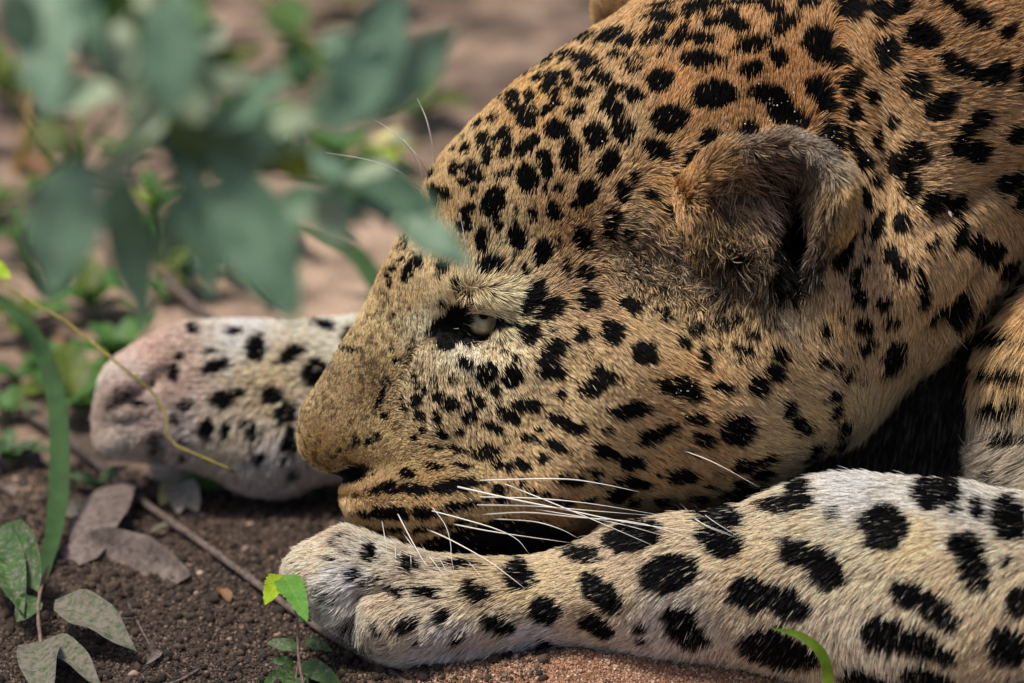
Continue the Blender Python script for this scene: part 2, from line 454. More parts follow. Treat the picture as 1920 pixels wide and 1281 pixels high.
S_HEAD += T(1520, 280, [(400,70,55,110,-30),(230,80,60,40,30),(340,290,25,90,-10),(740,110,100,90,-30),(860,50,80,80),(515,235,38,55),(430,380,42,105,-8),(420,640,20,90),(530,610,45,125,12),(815,290,60,95),(1330,60,110,60),(1150,20,60,50),(980,440,80,85,10),(1060,400,50,50),(1180,450,70,90,35),(750,570,45,75),(1590,270,120,60,-35),(1680,400,60,90),(1170,680,45,120,15),(970,760,35,70,25),(650,840,75,75),(730,940,65,90,-15),(1310,740,90,65,-25),(1450,800,110,80,10),(1470,880,50,50),(1640,920,90,65,-15),(280,750,62,170,5),(210,860,40,100),(455,890,18,45),(370,1010,38,75,15),(890,1050,55,90,-15),(910,1160,60,70),(400,1190,55,65),(590,1220,65,45,-15),(1190,1240,120,50,-10),(1550,1150,25,40),(1690,1190,30,40),(1490,1240,25,40)])
S_HEAD += T(540, 560, [(510,410,80,13,5),(830,410,20,25),(860,505,22,22),(990,430,25,80,10,.6),(800,670,50,40,-30,.7),(740,800,25,60,25),(930,860,35,30),(910,800,30,20),(1030,800,50,50),(1020,640,30,70,-20,.8),(1090,700,20,50,-20),(1060,930,40,35),(790,945,30,20),(1080,1040,40,30),(1000,1110,20,20),(1190,780,40,45),(1170,680,25,50,0,.7),(1310,640,30,40,0,.7),(1430,520,60,40,20),(1560,620,50,90,-10),(1640,590,50,60),(1660,720,40,60,-30),(1540,820,35,60,-20),(1460,760,30,40),(1310,850,75,60,10),(1460,940,60,55),(1180,970,30,60,-10),(1370,1050,40,35),(1220,1080,50,40,30),(1640,1020,90,35,15),(1690,900,30,50),(710,1100,40,22,-10),(640,1150,40,22,-20),(540,1150,35,35,0,.8),(1170,1190,50,22,5),(1370,1190,110,25,8),(1550,1250,80,30,15),(1620,1200,70,45,10),(400,1230,30,15,-30,.8),(370,1260,20,12)])
S_HEAD += T(920, 560, [(320,20,80,60,-20),(470,80,110,80,-25),(280,100,50,40),(810,40,70,55,10),(1140,50,90,70,15),(1380,120,45,65,-10),(110,170,90,32,10),(210,200,40,25),(320,280,75,70),(495,245,25,30,0,.6),(745,290,50,65,-15),(980,280,75,90,-20),(220,470,30,35),(120,420,25,20),(520,390,100,70,-20),(450,490,70,80),(500,580,110,55),(780,450,30,20,0,.5),(1230,440,95,80,15),(1530,340,70,50,35),(1660,240,50,40),(1690,450,50,70),(170,620,75,80,40),(20,580,45,60),(890,580,60,50),(990,610,70,45,10),(870,670,100,60,-30),(800,710,90,70),(1190,660,35,20,0,.6),(555,760,45,35,-10),(290,840,105,50,5),(350,860,50,50),(150,930,100,50,25),(1490,700,150,75,10),(1600,760,100,50,20),(1120,880,135,60,-8),(620,1000,135,55,25),(400,1035,30,25),(40,1030,60,35,15),(290,1100,70,35,10),(140,1140,40,15),(940,1040,35,25,0,.6),(1640,955,75,45),(1330,1070,170,55,-18),(1660,1110,60,50),(540,1180,110,40,25),(30,1200,50,35),(430,1260,50,25)])
S_HEAD += T(1280, 560, [(130,230,45,65,-10),(290,220,40,35),(420,180,45,40,20),(290,350,30,35),(600,275,40,35,10),(690,195,35,25),(790,240,25,20),(510,400,80,45,25),(170,470,50,85,-25),(430,485,45,20),(770,435,60,60),(730,580,80,65,15),(320,695,75,35,20),(590,690,75,85,-10),(550,640,40,50),(1150,240,42,60),(1285,150,25,35),(1455,210,60,62),(1680,190,60,45,-20),(1260,390,25,22),(1470,370,85,40,-40),(1115,485,70,40,-5),(1230,530,40,45,-30),(1320,620,75,35,-50),(1460,620,35,35,0,.7),(1200,775,60,45,-25),(1220,930,40,85,20),(840,880,65,80,-15),(930,1020,110,65,30),(430,1040,125,115),(330,940,35,40,0,.7),(160,1120,90,50,10),(1370,1050,70,110,-20),(1060,1240,70,60,-45)])
S_HEAD += T(1520, 560, [(1170,110,135,100,-15),(1480,90,40,60,20),(1410,240,60,50,-50),(1340,330,60,30,-50),(715,440,90,130,25),(900,40,50,40,-30),(1690,210,30,50)])
S_HEAD += T(540, 820, [(r_[0], r_[1], r_[2] * 1.08, r_[3] * 1.25) + tuple(r_[4:]) for r_ in [(690,435,50,25,-8),(820,410,65,40),(1000,420,100,30,8),(1320,390,190,38,-10),(590,610,60,20,5),(720,600,60,38),(870,600,90,40,8),(1080,600,80,38,5),(1400,540,200,28,-15),(620,735,40,15),(810,745,110,18),(1050,740,90,25,-3),(1300,700,130,25,-15),(965,290,50,30,5),(1165,240,65,22,12),(1400,220,70,18),(560,475,20,12),(880,840,40,25)]])
S_HEAD += T(920, 820, [(60,215,40,30),(165,225,45,35,20),(270,210,70,45,35),(430,165,50,40,10),(870,90,60,55),(960,140,90,45,20),(1120,200,110,60,5),(795,270,70,28,10),(630,330,85,45,3),(860,360,50,22),(1130,370,140,45,8),(1010,470,95,65,-5),(250,370,25,35),(340,430,40,25,20),(435,460,35,25),(70,410,50,40),(100,490,80,30),(590,520,70,40),(785,520,45,30),(1110,550,60,35,-20),(1310,295,30,18),(1510,315,120,60,3),(1600,100,40,25,0,.7),(1620,500,60,30),(1350,540,80,35,10),(1690,410,30,25),(350,680,70,30,0,.8)])
S_HEAD += T(1280, 820, [(470,230,90,60,5),(660,200,70,50,-10),(590,330,80,50),(430,380,70,40),(250,285,30,20),(20,310,70,50),(190,410,50,22),(90,505,55,30),(480,490,180,60),(1050,150,60,80,10),(1010,240,70,50),(1150,250,120,50,10)])
S_HEAD += T(660, 400, [(470,260,25,40),(450,330,30,20),(470,440,45,22,-10),(390,520,50,22,-30),(340,590,28,20),(590,450,24,60,-25),(620,500,30,20),(500,600,30,50,20),(560,590,25,25),(470,690,25,18),(350,680,18,30),(290,740,40,18),(430,890,30,26,0,.5),(330,850,40,22,0,.5),(390,950,30,26,0,.5),(240,910,20,15,0,.6),(830,500,30,50),(800,600,50,24),(850,850,40,18),(1030,700,50,20,10,.8),(1130,740,60,20,30,.7),(560,1180,25,25,0,.7),(600,1090,22,16,0,.5),(700,1180,30,40,0,.5),(360,1260,20,14,0,.7)], 4.927)
# black rim round the eye; lips with the shade below painted in
S_HEAD += [(843,612,42,20,-28,1.3),(838,640,26,16,-20,1),(862,600,26,24,0,1.3),(880,634,30,13,15,1.2),(905,641,30,7,-4,1.3),(950,603,26,7,12,1.2),(876,604,14,26,0,1.2),(930,612,7,22,10,1.1)]
S_HEAD += [(655,890,36,17,-10,1.6),(618,893,34,9,5,1.5),(583,878,22,7,35,1.4)]
LIP_SHADE = [(740,1034),(762,1020),(798,1005),(868,982),(930,962),(990,966),(1060,990),(1100,1015),(1100,1100),(740,1100)]  # black lip patch plus painted shade between chin and foreleg

S_LEG = T(920, 820, [(1160,810,210,95,-10),(750,930,140,60,5)])  # second row paints shade on the leg top below the chin
S_LEG += T(1280, 820, [(310,650,170,80),(320,840,160,110,20),(860,530,200,60,-5),(970,440,90,80),(1240,600,45,50,0,.7)])
S_LEG += T(1520, 820, [(600,690,175,130,10),(600,820,120,80),(980,480,120,100,5),(1120,470,100,100,10),(1180,600,40,40),(1350,600,60,70,-10),(1610,690,130,150,-30),(1260,900,130,100,20),(1330,1080,100,130,-25),(1590,1010,35,40)])
S_LEG += T(1520, 981, [(820,560,160,90,25),(980,640,160,90,25),(1100,740,120,80,35),(600,870,170,120,10),(800,920,200,100,10),(1000,1010,160,70,22),(1680,620,90,110,20),(1600,960,140,130,20),(450,1240,200,80,10),(950,1230,200,80,10),(1690,1290,100,50)])
S_LEG += T(1200, 981, [(240,410,200,125,-12),(900,560,160,120,12),(1190,630,190,100,22),(330,720,130,70,5),(380,850,140,110,15),(450,930,110,50),(1030,900,150,70,-5),(1130,1010,270,130,12),(1280,230,140,100,20),(1480,330,180,110,40),(1540,430,90,80),(20,830,40,40)])
S_LEG += T(880, 981, [(420,430,110,95,20),(60,580,110,60,10),(1070,560,180,95,42),(610,700,115,90,15),(260,800,110,60,15),(1030,820,140,70,35),(610,965,60,30),(1390,830,50,40),(1390,940,55,30)])
S_LEG += T(520, 981, [(420,285,45,25,0,.8),(560,260,50,20,0,.8),(730,240,45,30),(720,290,50,25),(1080,370,70,50),(1460,370,130,30),(610,430,45,45,0,.6),(700,490,40,30,0,.6),(780,460,40,20,0,.7),(970,550,60,35,10),(1200,560,90,35,10),(1590,570,110,60,15),(1320,730,45,60,15),(790,830,35,40),(1050,810,80,50,-5),(970,830,50,30),(1460,910,60,40,-5),(1160,940,40,20),(400,600,60,35,0,.5),(560,830,35,120,35,.6),(640,1000,30,80,-30,.8),(500,140,45,25,-30,.8),(860,990,30,20,0,.7)])  # long grey row paints the shade in the paw's crease
S_LEG += T(1520, 560, [(2100,1500,150,120)])
S_SHO = T(1520, 560, [(1570,330,120,65,5),(1470,590,70,40),(1580,600,140,40,5),(1480,850,70,70),(1540,910,50,40),(1640,810,60,45),(1590,1080,160,40)]) + T(1520, 820, [(1550,360,60,60)])
S_PAW = T(160, 560, [(650,185,35,25,20),(900,205,40,18),(1440,160,60,25,15),(1030,300,50,70,20),(1240,340,80,35,-30),(1390,450,75,75),(1590,225,50,45,-30),(565,345,30,20),(760,320,40,10,0,.7),(535,445,35,50,25),(770,410,75,35,-15),(1115,575,60,50),(820,605,60,45),(910,575,50,30,-35),(600,640,65,28,-8),(1215,685,55,55),(735,775,42,50),(845,800,20,55),(950,735,35,20),(1020,800,45,40),(1040,955,42,42),(1230,870,50,50),(1235,790,30,30),(600,860,25,20),(595,970,25,25),(325,630,35,28),(400,510,15,15),(540,730,30,25),(220,600,90,40,-35,.6),(440,900,50,90,-10,.6),(215,730,20,20),(1210,960,20,20),(1260,1050,30,30),(150,660,40,70,20,.5)], 3.202)
# rosettes past the picture's edges
rs = random.Random(3)
for ix in range(-2, 9):
    for iy in range(-5, 8):
        x = 1990 + ix * 118 + rs.uniform(-25, 25); y = 40 + iy * 112 + rs.uniform(-25, 25)
        if x < 1955 and y > -35: continue
        for k in range(4):
            a = rs.uniform(0, 6.28); rr = rs.uniform(24, 38)
            S_HEAD.append((x + rr * math.cos(a), y + rr * math.sin(a), rs.uniform(15, 26), rs.uniform(11, 18), rs.uniform(0, 180), 1.0))
for ix in range(8):
    for iy in range(6):
        x = 1985 + ix * 90 + rs.uniform(-15, 15); y = 560 + iy * 125 + rs.uniform(-15, 15)
        r = (x, y, rs.uniform(24, 38), rs.uniform(18, 28), rs.uniform(0, 180), 1.0)
        S_SHO.append(r); S_LEG.append(r)
SPOTS = dict(head=S_HEAD, body=S_HEAD, shoulder=S_SHO, chest=S_SHO[8:], leg=S_LEG, paw=S_PAW)

def spot_mask(px, py, rows, wob, grow=1.1):
    """how black the coat is at a point, 0..1; wob = small noise in -1..1 to fray the edges"""
    best = np.full(px.shape, -9.0, np.float32)
    strength = np.ones(px.shape, np.float32)
    for cx, cy, rx, ry, ang, st in rows:
        m = np.flatnonzero((np.abs(px - cx) < max(rx, ry) * 1.6 + 8) & (np.abs(py - cy) < max(rx, ry) * 1.6 + 8))
        if not len(m): continue
        c, s = math.cos(R(ang)), math.sin(R(ang))
        dx = px[m] - cx; dy = py[m] - cy
        u = (dx * c + dy * s) / rx; v = (-dx * s + dy * c) / ry
        q = np.sqrt(u * u + v * v)
        val = (grow - q) * min(rx, ry) / 7.0
        upd = val > best[m]
        best[m[upd]] = val[upd]
        strength[m[upd]] = min(st, 1.0)
    return np.clip(best + 0.55 * wob + 0.5, 0, 1), strength

# control rows: picture x, y and the tip colour of the hair
C_HEAD = [(1300,150,196,140,80),(1500,150,188,130,70),(1700,80,186,136,82),(1850,60,190,142,90),(1000,200,200,154,92),(850,350,206,168,112),(950,450,214,186,140),(1050,350,206,166,116),(1100,450,196,154,106),(1150,250,206,168,120),(1100,750,212,176,128),(1300,700,208,160,102),(1300,850,196,154,102),(1450,650,202,160,108),(1450,780,214,180,134),(1700,350,206,164,116),(1850,400,212,170,118),(1850,250,204,158,104),(1700,650,212,178,130),(1620,760,214,184,140),(1600,550,198,156,114),(800,930,198,156,98),(700,940,196,156,104),(620,770,202,170,124),(650,740,204,172,126),(600,830,222,182,126),(630,870,224,184,128),(720,850,218,184,134),(680,820,214,182,132),(700,620,218,184,132),(660,690,200,170,122),(790,600,228,206,172),(760,560,206,170,116),(880,660,236,218,192),(920,650,230,200,160),(830,800,208,176,132),(850,740,206,176,134),(900,900,204,172,120),(880,510,218,192,150),(950,560,226,202,162),(840,480,200,160,110),(810,470,222,190,140),(1050,980,152,112,70),(740,520,196,158,106),(770,520,226,192,150),(1000,850,208,170,120),(1150,920,196,160,110),(1400,600,210,170,112),(1480,600,214,186,152),(1300,600,206,170,118),(1200,600,204,168,120),(1350,560,176,148,116),(1200,500,150,122,98),(1300,500,136,112,94),(1420,540,170,146,122),(1120,540,176,140,100),(1250,370,196,150,90),(1200,430,180,148,112),(1560,600,196,154,100),(1520,560,200,170,130)]  # nose underside rows lightened to make up for its shade
C_EAR = [(1290,350,196,146,86),(1340,298,186,140,88),(1400,266,150,124,104),(1480,252,166,146,130),(1540,290,140,124,112),(1560,320,160,140,116),(1592,350,212,168,96),(1587,420,206,160,90),(1545,380,120,98,76),(1350,380,186,148,104),(1400,345,206,166,136),(1440,345,196,158,130),(1420,390,214,176,146),(1450,310,130,100,80),(1460,300,110,86,70),(1330,420,190,152,100),(1400,420,190,150,116),(1480,420,24,18,16),(1500,500,20,16,15),(1530,440,90,72,58)]  # near-black rows paint the shade of the ear's hollow
C_LEG = [(1700,930,240,230,214),(1600,910,244,238,230),(1500,980,238,214,176),(1800,940,236,226,208),(1300,1000,226,200,164),(1600,1200,226,206,178),(1600,1050,238,214,176),(1800,1100,238,208,166),(1700,1000,238,204,152),(1880,1200,226,196,154),(1400,1060,230,200,158),(1100,1100,222,196,152),(1150,1030,218,192,158),(1000,1120,222,194,146),(1000,1200,216,214,212),(850,1230,210,206,206),(700,1050,236,218,190),(650,1100,240,234,228),(600,1030,230,208,178),(720,1130,220,196,164),(800,1100,220,200,170),(1250,1200,220,214,206),(900,1100,220,194,150)]
C_PAW = [(450,620,250,238,220),(500,720,246,214,168),(260,690,228,202,190),(230,780,224,206,192),(300,800,196,168,158),(200,710,235,215,200),(280,660,214,176,158),(225,750,150,118,106),(250,825,222,206,188),(330,800,224,210,200),(500,880,222,212,208),(650,650,250,238,204),(420,820,232,210,180),(600,760,240,218,186),(330,720,224,192,172)]
C_SHO = [(1870,680,206,166,110),(1900,620,204,160,104),(1880,840,196,178,160),(1890,930,190,176,164),(2100,800,200,160,110)]
C_BODY = C_HEAD + [(2100,0,190,136,76),(2400,300,196,146,86),(2200,600,212,178,130)]
COLS = dict(head=C_HEAD, body=C_BODY, shoulder=C_SHO, chest=[(1500,800,96,80,66),(1700,800,70,58,50),(2300,900,190,170,150)], leg=C_LEG, paw=C_PAW)  # chest rows darkened, painting in the shade of the neck gap

# growth direction on the picture plane (y down), length in units
D_HEAD = [(600,800,.3,-1),(620,850,.3,-.9),(700,650,.5,-.9),(750,520,.3,-1),(780,450,.2,-1),(850,350,.1,-1),(900,300,.2,-1),(1000,300,.25,-1),(1000,450,.2,-1),(900,450,.1,-1),(960,500,.4,-.9),(880,500,.1,-1),(1020,530,.7,-.6),(1150,250,.3,-.95),(1200,100,.35,-.95),(1400,100,.05,-1),(1500,60,-.1,-1),(1620,60,.5,.8),(1650,200,.7,.5),(1720,50,.8,-.5),(1850,100,.8,-.5),(1750,300,1,-.3),(1900,300,.9,.0),(1750,450,.5,.7),(1850,450,.5,.8),(1600,400,.05,1),(1620,550,-.05,1),(1700,680,.25,1),(1850,600,.6,.8),(1780,620,.4,.9),(1100,700,.85,.5),(1250,750,.95,.25),(1400,800,.9,.4),(1350,900,.7,.7),(1500,700,.8,.5),(1550,850,.6,.8),(1100,950,.7,.7),(1000,850,.8,.55),(900,800,.4,.9),(850,720,.3,.95),(950,700,.6,.8),(1050,600,.8,.5),(1200,620,.7,.75),(800,870,.8,-.4),(700,900,.5,-.7),(800,950,.7,.5),(800,1010,.2,1),(680,980,.1,1),(900,1000,.5,.9),(1000,1030,.7,.6),(980,540,.9,-.35),(940,580,.7,.1),(1150,480,.9,.2),(1250,520,.6,.8),(1400,560,.1,1),(1480,580,.3,1),(1250,400,.9,.5),(820,560,-.3,-1),(780,600,-.1,-1),(870,670,.1,1),(820,680,-.1,1),(930,650,.6,.8),(1100,380,.4,-.8),(1430,200,.0,-1)]
D_EAR = [(1290,350,.8,-.6),(1350,290,.8,-.6),(1450,255,.9,-.2),(1560,300,.6,.6),(1595,380,.1,1),(1570,430,-.4,.9),(1380,370,.35,1),(1430,340,.25,1),(1330,400,.5,.9),(1300,420,.4,.9),(1310,380,.7,.4),(1380,310,.5,.8),(1520,350,-.5,.8)]
D_LEG = [(1800,950,-1,-.05),(1600,920,-.95,-.2),(1700,980,-1,.1),(1500,980,-1,.1),(1400,1020,-.9,.4),(1500,1130,-.6,.85),(1700,1080,-.8,.6),(1850,1130,-.6,.8),(1700,1200,-.25,1),(1600,1230,-.1,1),(1300,1100,-.85,.5),(1100,1080,-1,.15),(1320,1200,-.25,1),(1000,1150,-.9,.4),(900,1210,-.6,.8),(700,1060,-1,.05),(600,1050,-1,-.05),(660,1150,-.5,.9),(750,1180,-.7,.6),(1200,1180,-.6,.8),(800,1100,-1,.1)]
D_PAW = [(300,700,-1,.1),(600,650,-1,.05),(500,900,-.3,1)]
D_SHO = [(1870,700,-.1,1),(1900,600,.1,1),(1880,850,-.9,.35),(1880,930,-.8,-.1),(2100,700,.3,1)]
DIRS = dict(head=D_HEAD, body=D_HEAD + [(2200,200,.9,.3)], shoulder=D_SHO, chest=[(1500,800,-.2,1)], leg=D_LEG, paw=D_PAW)
L_HEAD = [(580,820,11),(620,750,12),(700,650,16),(700,850,14),(700,940,16),(800,930,18),(900,920,24),(780,560,24),(850,350,26),(950,300,30),(1000,450,32),(1200,200,34),(1400,150,38),(1700,100,46),(1900,200,48),(1700,400,40),(1850,440,46),(1700,580,50),(1620,650,40),(1700,690,105),(1800,620,115),(1640,765,105),(1600,820,80),(1500,870,58),(1400,700,44),(1200,750,36),(1100,900,40),(1250,930,48),(1000,750,30),(870,680,26),(930,552,56),(895,550,58),(900,530,34),(1000,560,42),(850,780,30),(1150,500,46),(1250,500,62),(1350,540,66),(1450,580,55),(1600,450,30),(1640,560,34),(1560,740,40),(1050,1000,26),(820,1010,22)]
L_EAR = [(1290,350,22),(1400,260,20),(1500,250,24),(1540,290,28),(1594,380,20),(1345,390,70),(1380,350,84),(1430,330,90),(1460,320,64),(1410,290,44),(1330,440,56),(1400,450,52),(1300,400,36),(1535,360,60),(1500,460,36),(1450,500,50)]
L_LEG = [(1600,910,62),(1700,1000,46),(1400,1050,40),(1100,1100,34),(700,1060,44),(650,1150,52),(900,1220,50),(1600,1230,56),(1300,1210,58),(1900,1000,56)]
LENS = dict(head=L_HEAD, body=L_HEAD, shoulder=[(1870,700,60),(1870,900,95)], chest=[(1600,800,60)], leg=L_LEG, paw=[(300,700,26),(600,700,30),(500,900,44)])

HAIR_LEN = dict(head=0.66, body=0.74, shoulder=0.9, chest=0.8, leg=0.72, paw=0.7)

def part_at(X, Y, Z):
    vals = []
    for nm in PNAMES:
        d, W, Rr, zz = part_maps(PARTS[nm], X, Y)
        u = np.maximum(Rr - d, 0) / Rr
        w = (Z - zz) / W
        vals.append((np.sqrt(u * u + w * w) - 1) * np.minimum(W, Rr))
    return np.argmin(np.stack(vals, 0), 0), vals

def project(V):
    k = DIST / (DIST - V[:, 2])
    return V[:, 0] * k + 960, 640.5 - V[:, 1] * k

def coat(V, N, shift=0.0):
    """colours, growth direction, length for points on the skin"""
    px, py = project(V)
    pid, vals = part_at(V[:, 0], V[:, 1], V[:, 2])
    dEar, dBowl = ear_fields(V[:, 0], V[:, 1])
    ear = (dEar > -4) & (V[:, 2] > 100)
    bowl = (dBowl > 2) & (V[:, 2] > -60)
    n = len(V)
    wob = vnoise(V, 9.0)[:, 0] + 0.7 * vnoise(V, 22.0, 5)[:, 1]
    tip = np.zeros((n, 3), np.float32); dr = np.zeros((n, 2), np.float32); ln = np.zeros(n, np.float32)
    mask = np.zeros(n, np.float32)
    for i, nm in enumerate(PNAMES):
        m = np.flatnonzero(pid == i)
        if not len(m): continue
        dr[m] = shepard(DIRS[nm], px[m], py[m], 3.4, 34)
        ln[m] = shepard(LENS[nm], px[m], py[m], 3.0, 30)[:, 0] * HAIR_LEN[nm]
        q = dr[m] / np.maximum(np.linalg.norm(dr[m], axis=1), .05)[:, None] * (ln[m] * shift)[:, None]
        qx, qy = px[m] + q[:, 0], py[m] + q[:, 1]
        tip[m] = srgb(shepard(COLS[nm], qx, qy, 3.4, 24))
        ms, st = spot_mask(qx, qy, SPOTS[nm], wob[m], 1.17 if nm in ('head', 'body') else 1.2)
        mask[m] = ms * st
    # black lips under the whisker pads, widened to paint the chin's shade
    lip = poly_sd(LIP_SHADE, px, py)
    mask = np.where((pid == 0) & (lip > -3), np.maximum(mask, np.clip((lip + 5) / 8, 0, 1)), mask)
    # dark wool before the ear: brown roots, pale tips
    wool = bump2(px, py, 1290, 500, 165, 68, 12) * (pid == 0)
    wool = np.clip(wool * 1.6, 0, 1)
    m = np.flatnonzero(ear | bowl)
    if len(m):
        tip[m] = srgb(shepard(C_EAR, px[m], py[m], 3.4, 14)); dr[m] = shepard(D_EAR, px[m], py[m], 3.4, 20)
        ln[m] = shepard(L_EAR, px[m], py[m], 3.2, 14)[:, 0]; mask[m] = 0
    return px, py, pid, ear, bowl, wool, tip, dr, ln, mask

BLACK = np.array([0.003, 0.0028, 0.003], np.float32)
leopard = empty("leopard", world_from_view([300, -560, -200]))
tag(leopard, "spotted leopard lying with its chin on its foreleg, eye half open", "leopard")
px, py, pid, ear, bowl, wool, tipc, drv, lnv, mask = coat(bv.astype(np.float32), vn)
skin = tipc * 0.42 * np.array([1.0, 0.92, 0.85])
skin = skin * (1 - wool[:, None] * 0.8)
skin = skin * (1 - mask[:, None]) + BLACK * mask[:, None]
bare = np.clip(spot_mask(px, py, [(655,890,36,17,-10,1),(618,893,34,9,5,1),(583,878,22,7,35,1),(880,606,22,34,0,1)], np.zeros(nv, np.float32))[0], 0, 1) * (pid == 0)
skin = skin * (1 - bare[:, None]) + np.array([0.012, 0.009, 0.009]) * bare[:, None]
skin[bowl] *= 0.08  # shade of the ear's hollow put into the skin colour
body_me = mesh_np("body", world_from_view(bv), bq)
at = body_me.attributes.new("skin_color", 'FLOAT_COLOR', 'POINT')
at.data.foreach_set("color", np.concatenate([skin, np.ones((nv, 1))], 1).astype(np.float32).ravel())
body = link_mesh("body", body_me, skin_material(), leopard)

# --- fur
N_HAIR = 950000
tri = np.concatenate([bq[:, [0, 1, 2]], bq[:, [0, 2, 3]]])
tc = bv[tri].mean(1)
tn = np.cross(bv[tri[:, 1]] - bv[tri[:, 0]], bv[tri[:, 2]] - bv[tri[:, 0]])
ar = np.linalg.norm(tn, axis=1); tnz = tn[:, 2] / np.maximum(ar, 1e-9)
tpx, tpy = project(tc)
dens = np.where(tnz > -0.25, 1.0, 0.16)
dens *= np.where((tpx > -20) & (tpx < 1990) & (tpy > -60) & (tpy < 1330), 1.0, 0.12)
lenv = lnv[tri[:, 0]]
dens *= np.clip((30.0 / np.maximum(lenv, 10)) ** 0.55, 0.5, 1.9)
dens *= np.where(pid[tri[:, 0]] == 5, 0.6, 1.0)
dens *= np.where(pid[tri[:, 0]] == 3, 0.35, 1.0)
dens *= np.where(bowl[tri[:, 0]], 0.8, 1.0)
cw = np.cumsum(ar * dens); cw /= cw[-1]
ti = np.searchsorted(cw, rng.random(N_HAIR))
r1 = np.sqrt(rng.random(N_HAIR)); r2 = rng.random(N_HAIR)
wts = np.stack([1 - r1, r1 * (1 - r2), r1 * r2], 1)
root = (bv[tri[ti]] * wts[..., None]).sum(1).astype(np.float32)
nrm = (vn[tri[ti]] * wts[..., None]).sum(1)
nrm /= np.linalg.norm(nrm, axis=1)[:, None]
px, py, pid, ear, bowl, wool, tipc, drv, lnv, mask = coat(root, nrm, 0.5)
# no hair inside the eye, on the nose leather
u = (px - EYE[0]) / 28.0; v = (py - EYE[1]) / 38.0
keep = ~((u * u + v * v < 1.0) & (root[:, 2] > -60) & (py > 583))
nose = spot_mask(px, py, [(655,890,34,15,-10,1),(618,893,32,8,5,1),(583,878,20,6,35,1)], np.zeros(len(px), np.float32))[0] > 0.6
keep &= ~(nose & (pid == 0))
sel = np.flatnonzero(keep)
root, nrm, px, py, pid, ear, bowl, wool, tipc, drv, lnv, mask = [a[sel] for a in (root, nrm, px, py, pid, ear, bowl, wool, tipc, drv, lnv, mask)]
nh = len(root)
d3 = np.stack([drv[:, 0], -drv[:, 1], np.zeros(nh)], 1)
cl = vnoise(root, 26.0, 2.0); cl2 = vnoise(root, 9.0, 9.0); cl3 = vnoise(root, 70.0, 4.0)
brow = bump2(px, py, 900, 549, 50, 12, 8) * (pid == 0)
messy = 0.20 + 1.9 * wool + 0.85 * (ear | bowl) + 0.3 * (pid == 4) * np.clip((1000 - px) / 300, 0, 1)
d3 = d3 / np.maximum(np.linalg.norm(d3, axis=1), 1e-6)[:, None]
d3[:, :] = d3 + brow[:, None] * 1.5 * np.stack([(px - 893) / 110.0, np.full(nh, -1.0), np.zeros(nh)], 1)
d3 = d3 + messy[:, None] * (0.62 * cl + 0.75 * cl2 + 0.25 * cl3) + rng.normal(0, 0.10, (nh, 3)) * (1 + 1.6 * wool[:, None])
tg = d3 - (d3 * nrm).sum(1)[:, None] * nrm
tg /= np.maximum(np.linalg.norm(tg, axis=1), 1e-6)[:, None]
lift = np.clip(0.30 + 0.14 * cl2[:, 2] + rng.normal(0, 0.07, nh) + 0.30 * wool + 0.35 * brow + 0.22 * (ear | bowl), 0.06, 1.2)
lift = np.where(pid == 0, np.where(lnv < 18, lift + 0.15, lift), lift)
L = lnv * rng.uniform(0.62, 1.18, nh) * (1 + 0.12 * cl[:, 1])
L = np.where(rng.random(nh) < 0.02, L * 1.35, L)
d0 = tg * np.cos(lift * 1.5)[:, None] + nrm * np.sin(lift * 1.5)[:, None]
d1 = tg * np.cos(lift * 0.55)[:, None] + nrm * np.sin(lift * 0.55)[:, None]
d1 = d1 + np.array([0, -0.10, -0.04]) + 0.22 * messy[:, None] * vnoise(root, 14.0, 21.0)
KP = 5
tt = np.linspace(0, 1, KP)
pts = root[:, None, :] - nrm[:, None, :] * 1.5 + L[:, None, None] * (d0[:, None, :] * (tt - 0.5 * tt ** 2)[None, :, None] + d1[:, None, :] * (0.5 * tt ** 2)[None, :, None])
wig = (0.05 + 0.12 * messy)[:, None, None] * L[:, None, None] * (tt ** 1.5)[None, :, None] * vnoise(root, 5.0, 31.0)[:, None, :]
pts = pts + wig
# clumps: tips lean to a shared point
cell = 11.0
key = np.floor(root / cell + 0.35 * vnoise(root, 30.0, 3.0)).astype(np.int64)
kk = ((key[:, 0] + 700) * 2000 + key[:, 1] + 700) * 2000 + key[:, 2] + 700
_, inv = np.unique(kk, return_inverse=True)
inv = inv.ravel()
cnt = np.bincount(inv)
tipm = np.stack([np.bincount(inv, pts[:, -1, q]) / cnt for q in range(3)], 1)[inv]
pull = (0.34 * (lnv > 16))[:, None, None] * (tt ** 1.6)[None, :, None]
pts = pts + pull * (tipm - pts[:, -1, :])[:, None, :]
# colours
fine_ = vnoise(root * np.array([1, 1, 1], np.float32), 4.5, 13.0)
val = 1.08 + 0.24 * rng.normal(0, 1, nh) + 0.24 * fine_[:, 0] + 0.15 * cl2[:, 0] + 0.12 * cl3[:, 0]
val = np.clip(val * (1 + 0.12 * (pid == 0)), 0.2, 1.9)
tip = tipc * val[:, None] * np.array([1.0, 1.0, 1.0])
pale = rng.random(nh) < 0.22
tip[pale] = tip[pale] * 0.6 + 0.4 * np.array([0.72, 0.62, 0.50])
lum_ = tip.mean(1)[:, None]
legm = (pid == 4)[:, None] | (pid == 5)[:, None]
tip = np.where(legm, (tip * 0.88 + lum_ * 0.12) * np.array([1.10, 1.11, 1.14]), (tip * 0.88 + lum_ * 0.12) * np.array([1.09, 1.12, 1.07]))
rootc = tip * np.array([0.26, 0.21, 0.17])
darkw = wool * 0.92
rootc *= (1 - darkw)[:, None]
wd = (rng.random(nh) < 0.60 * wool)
tip[wd] *= 0.22
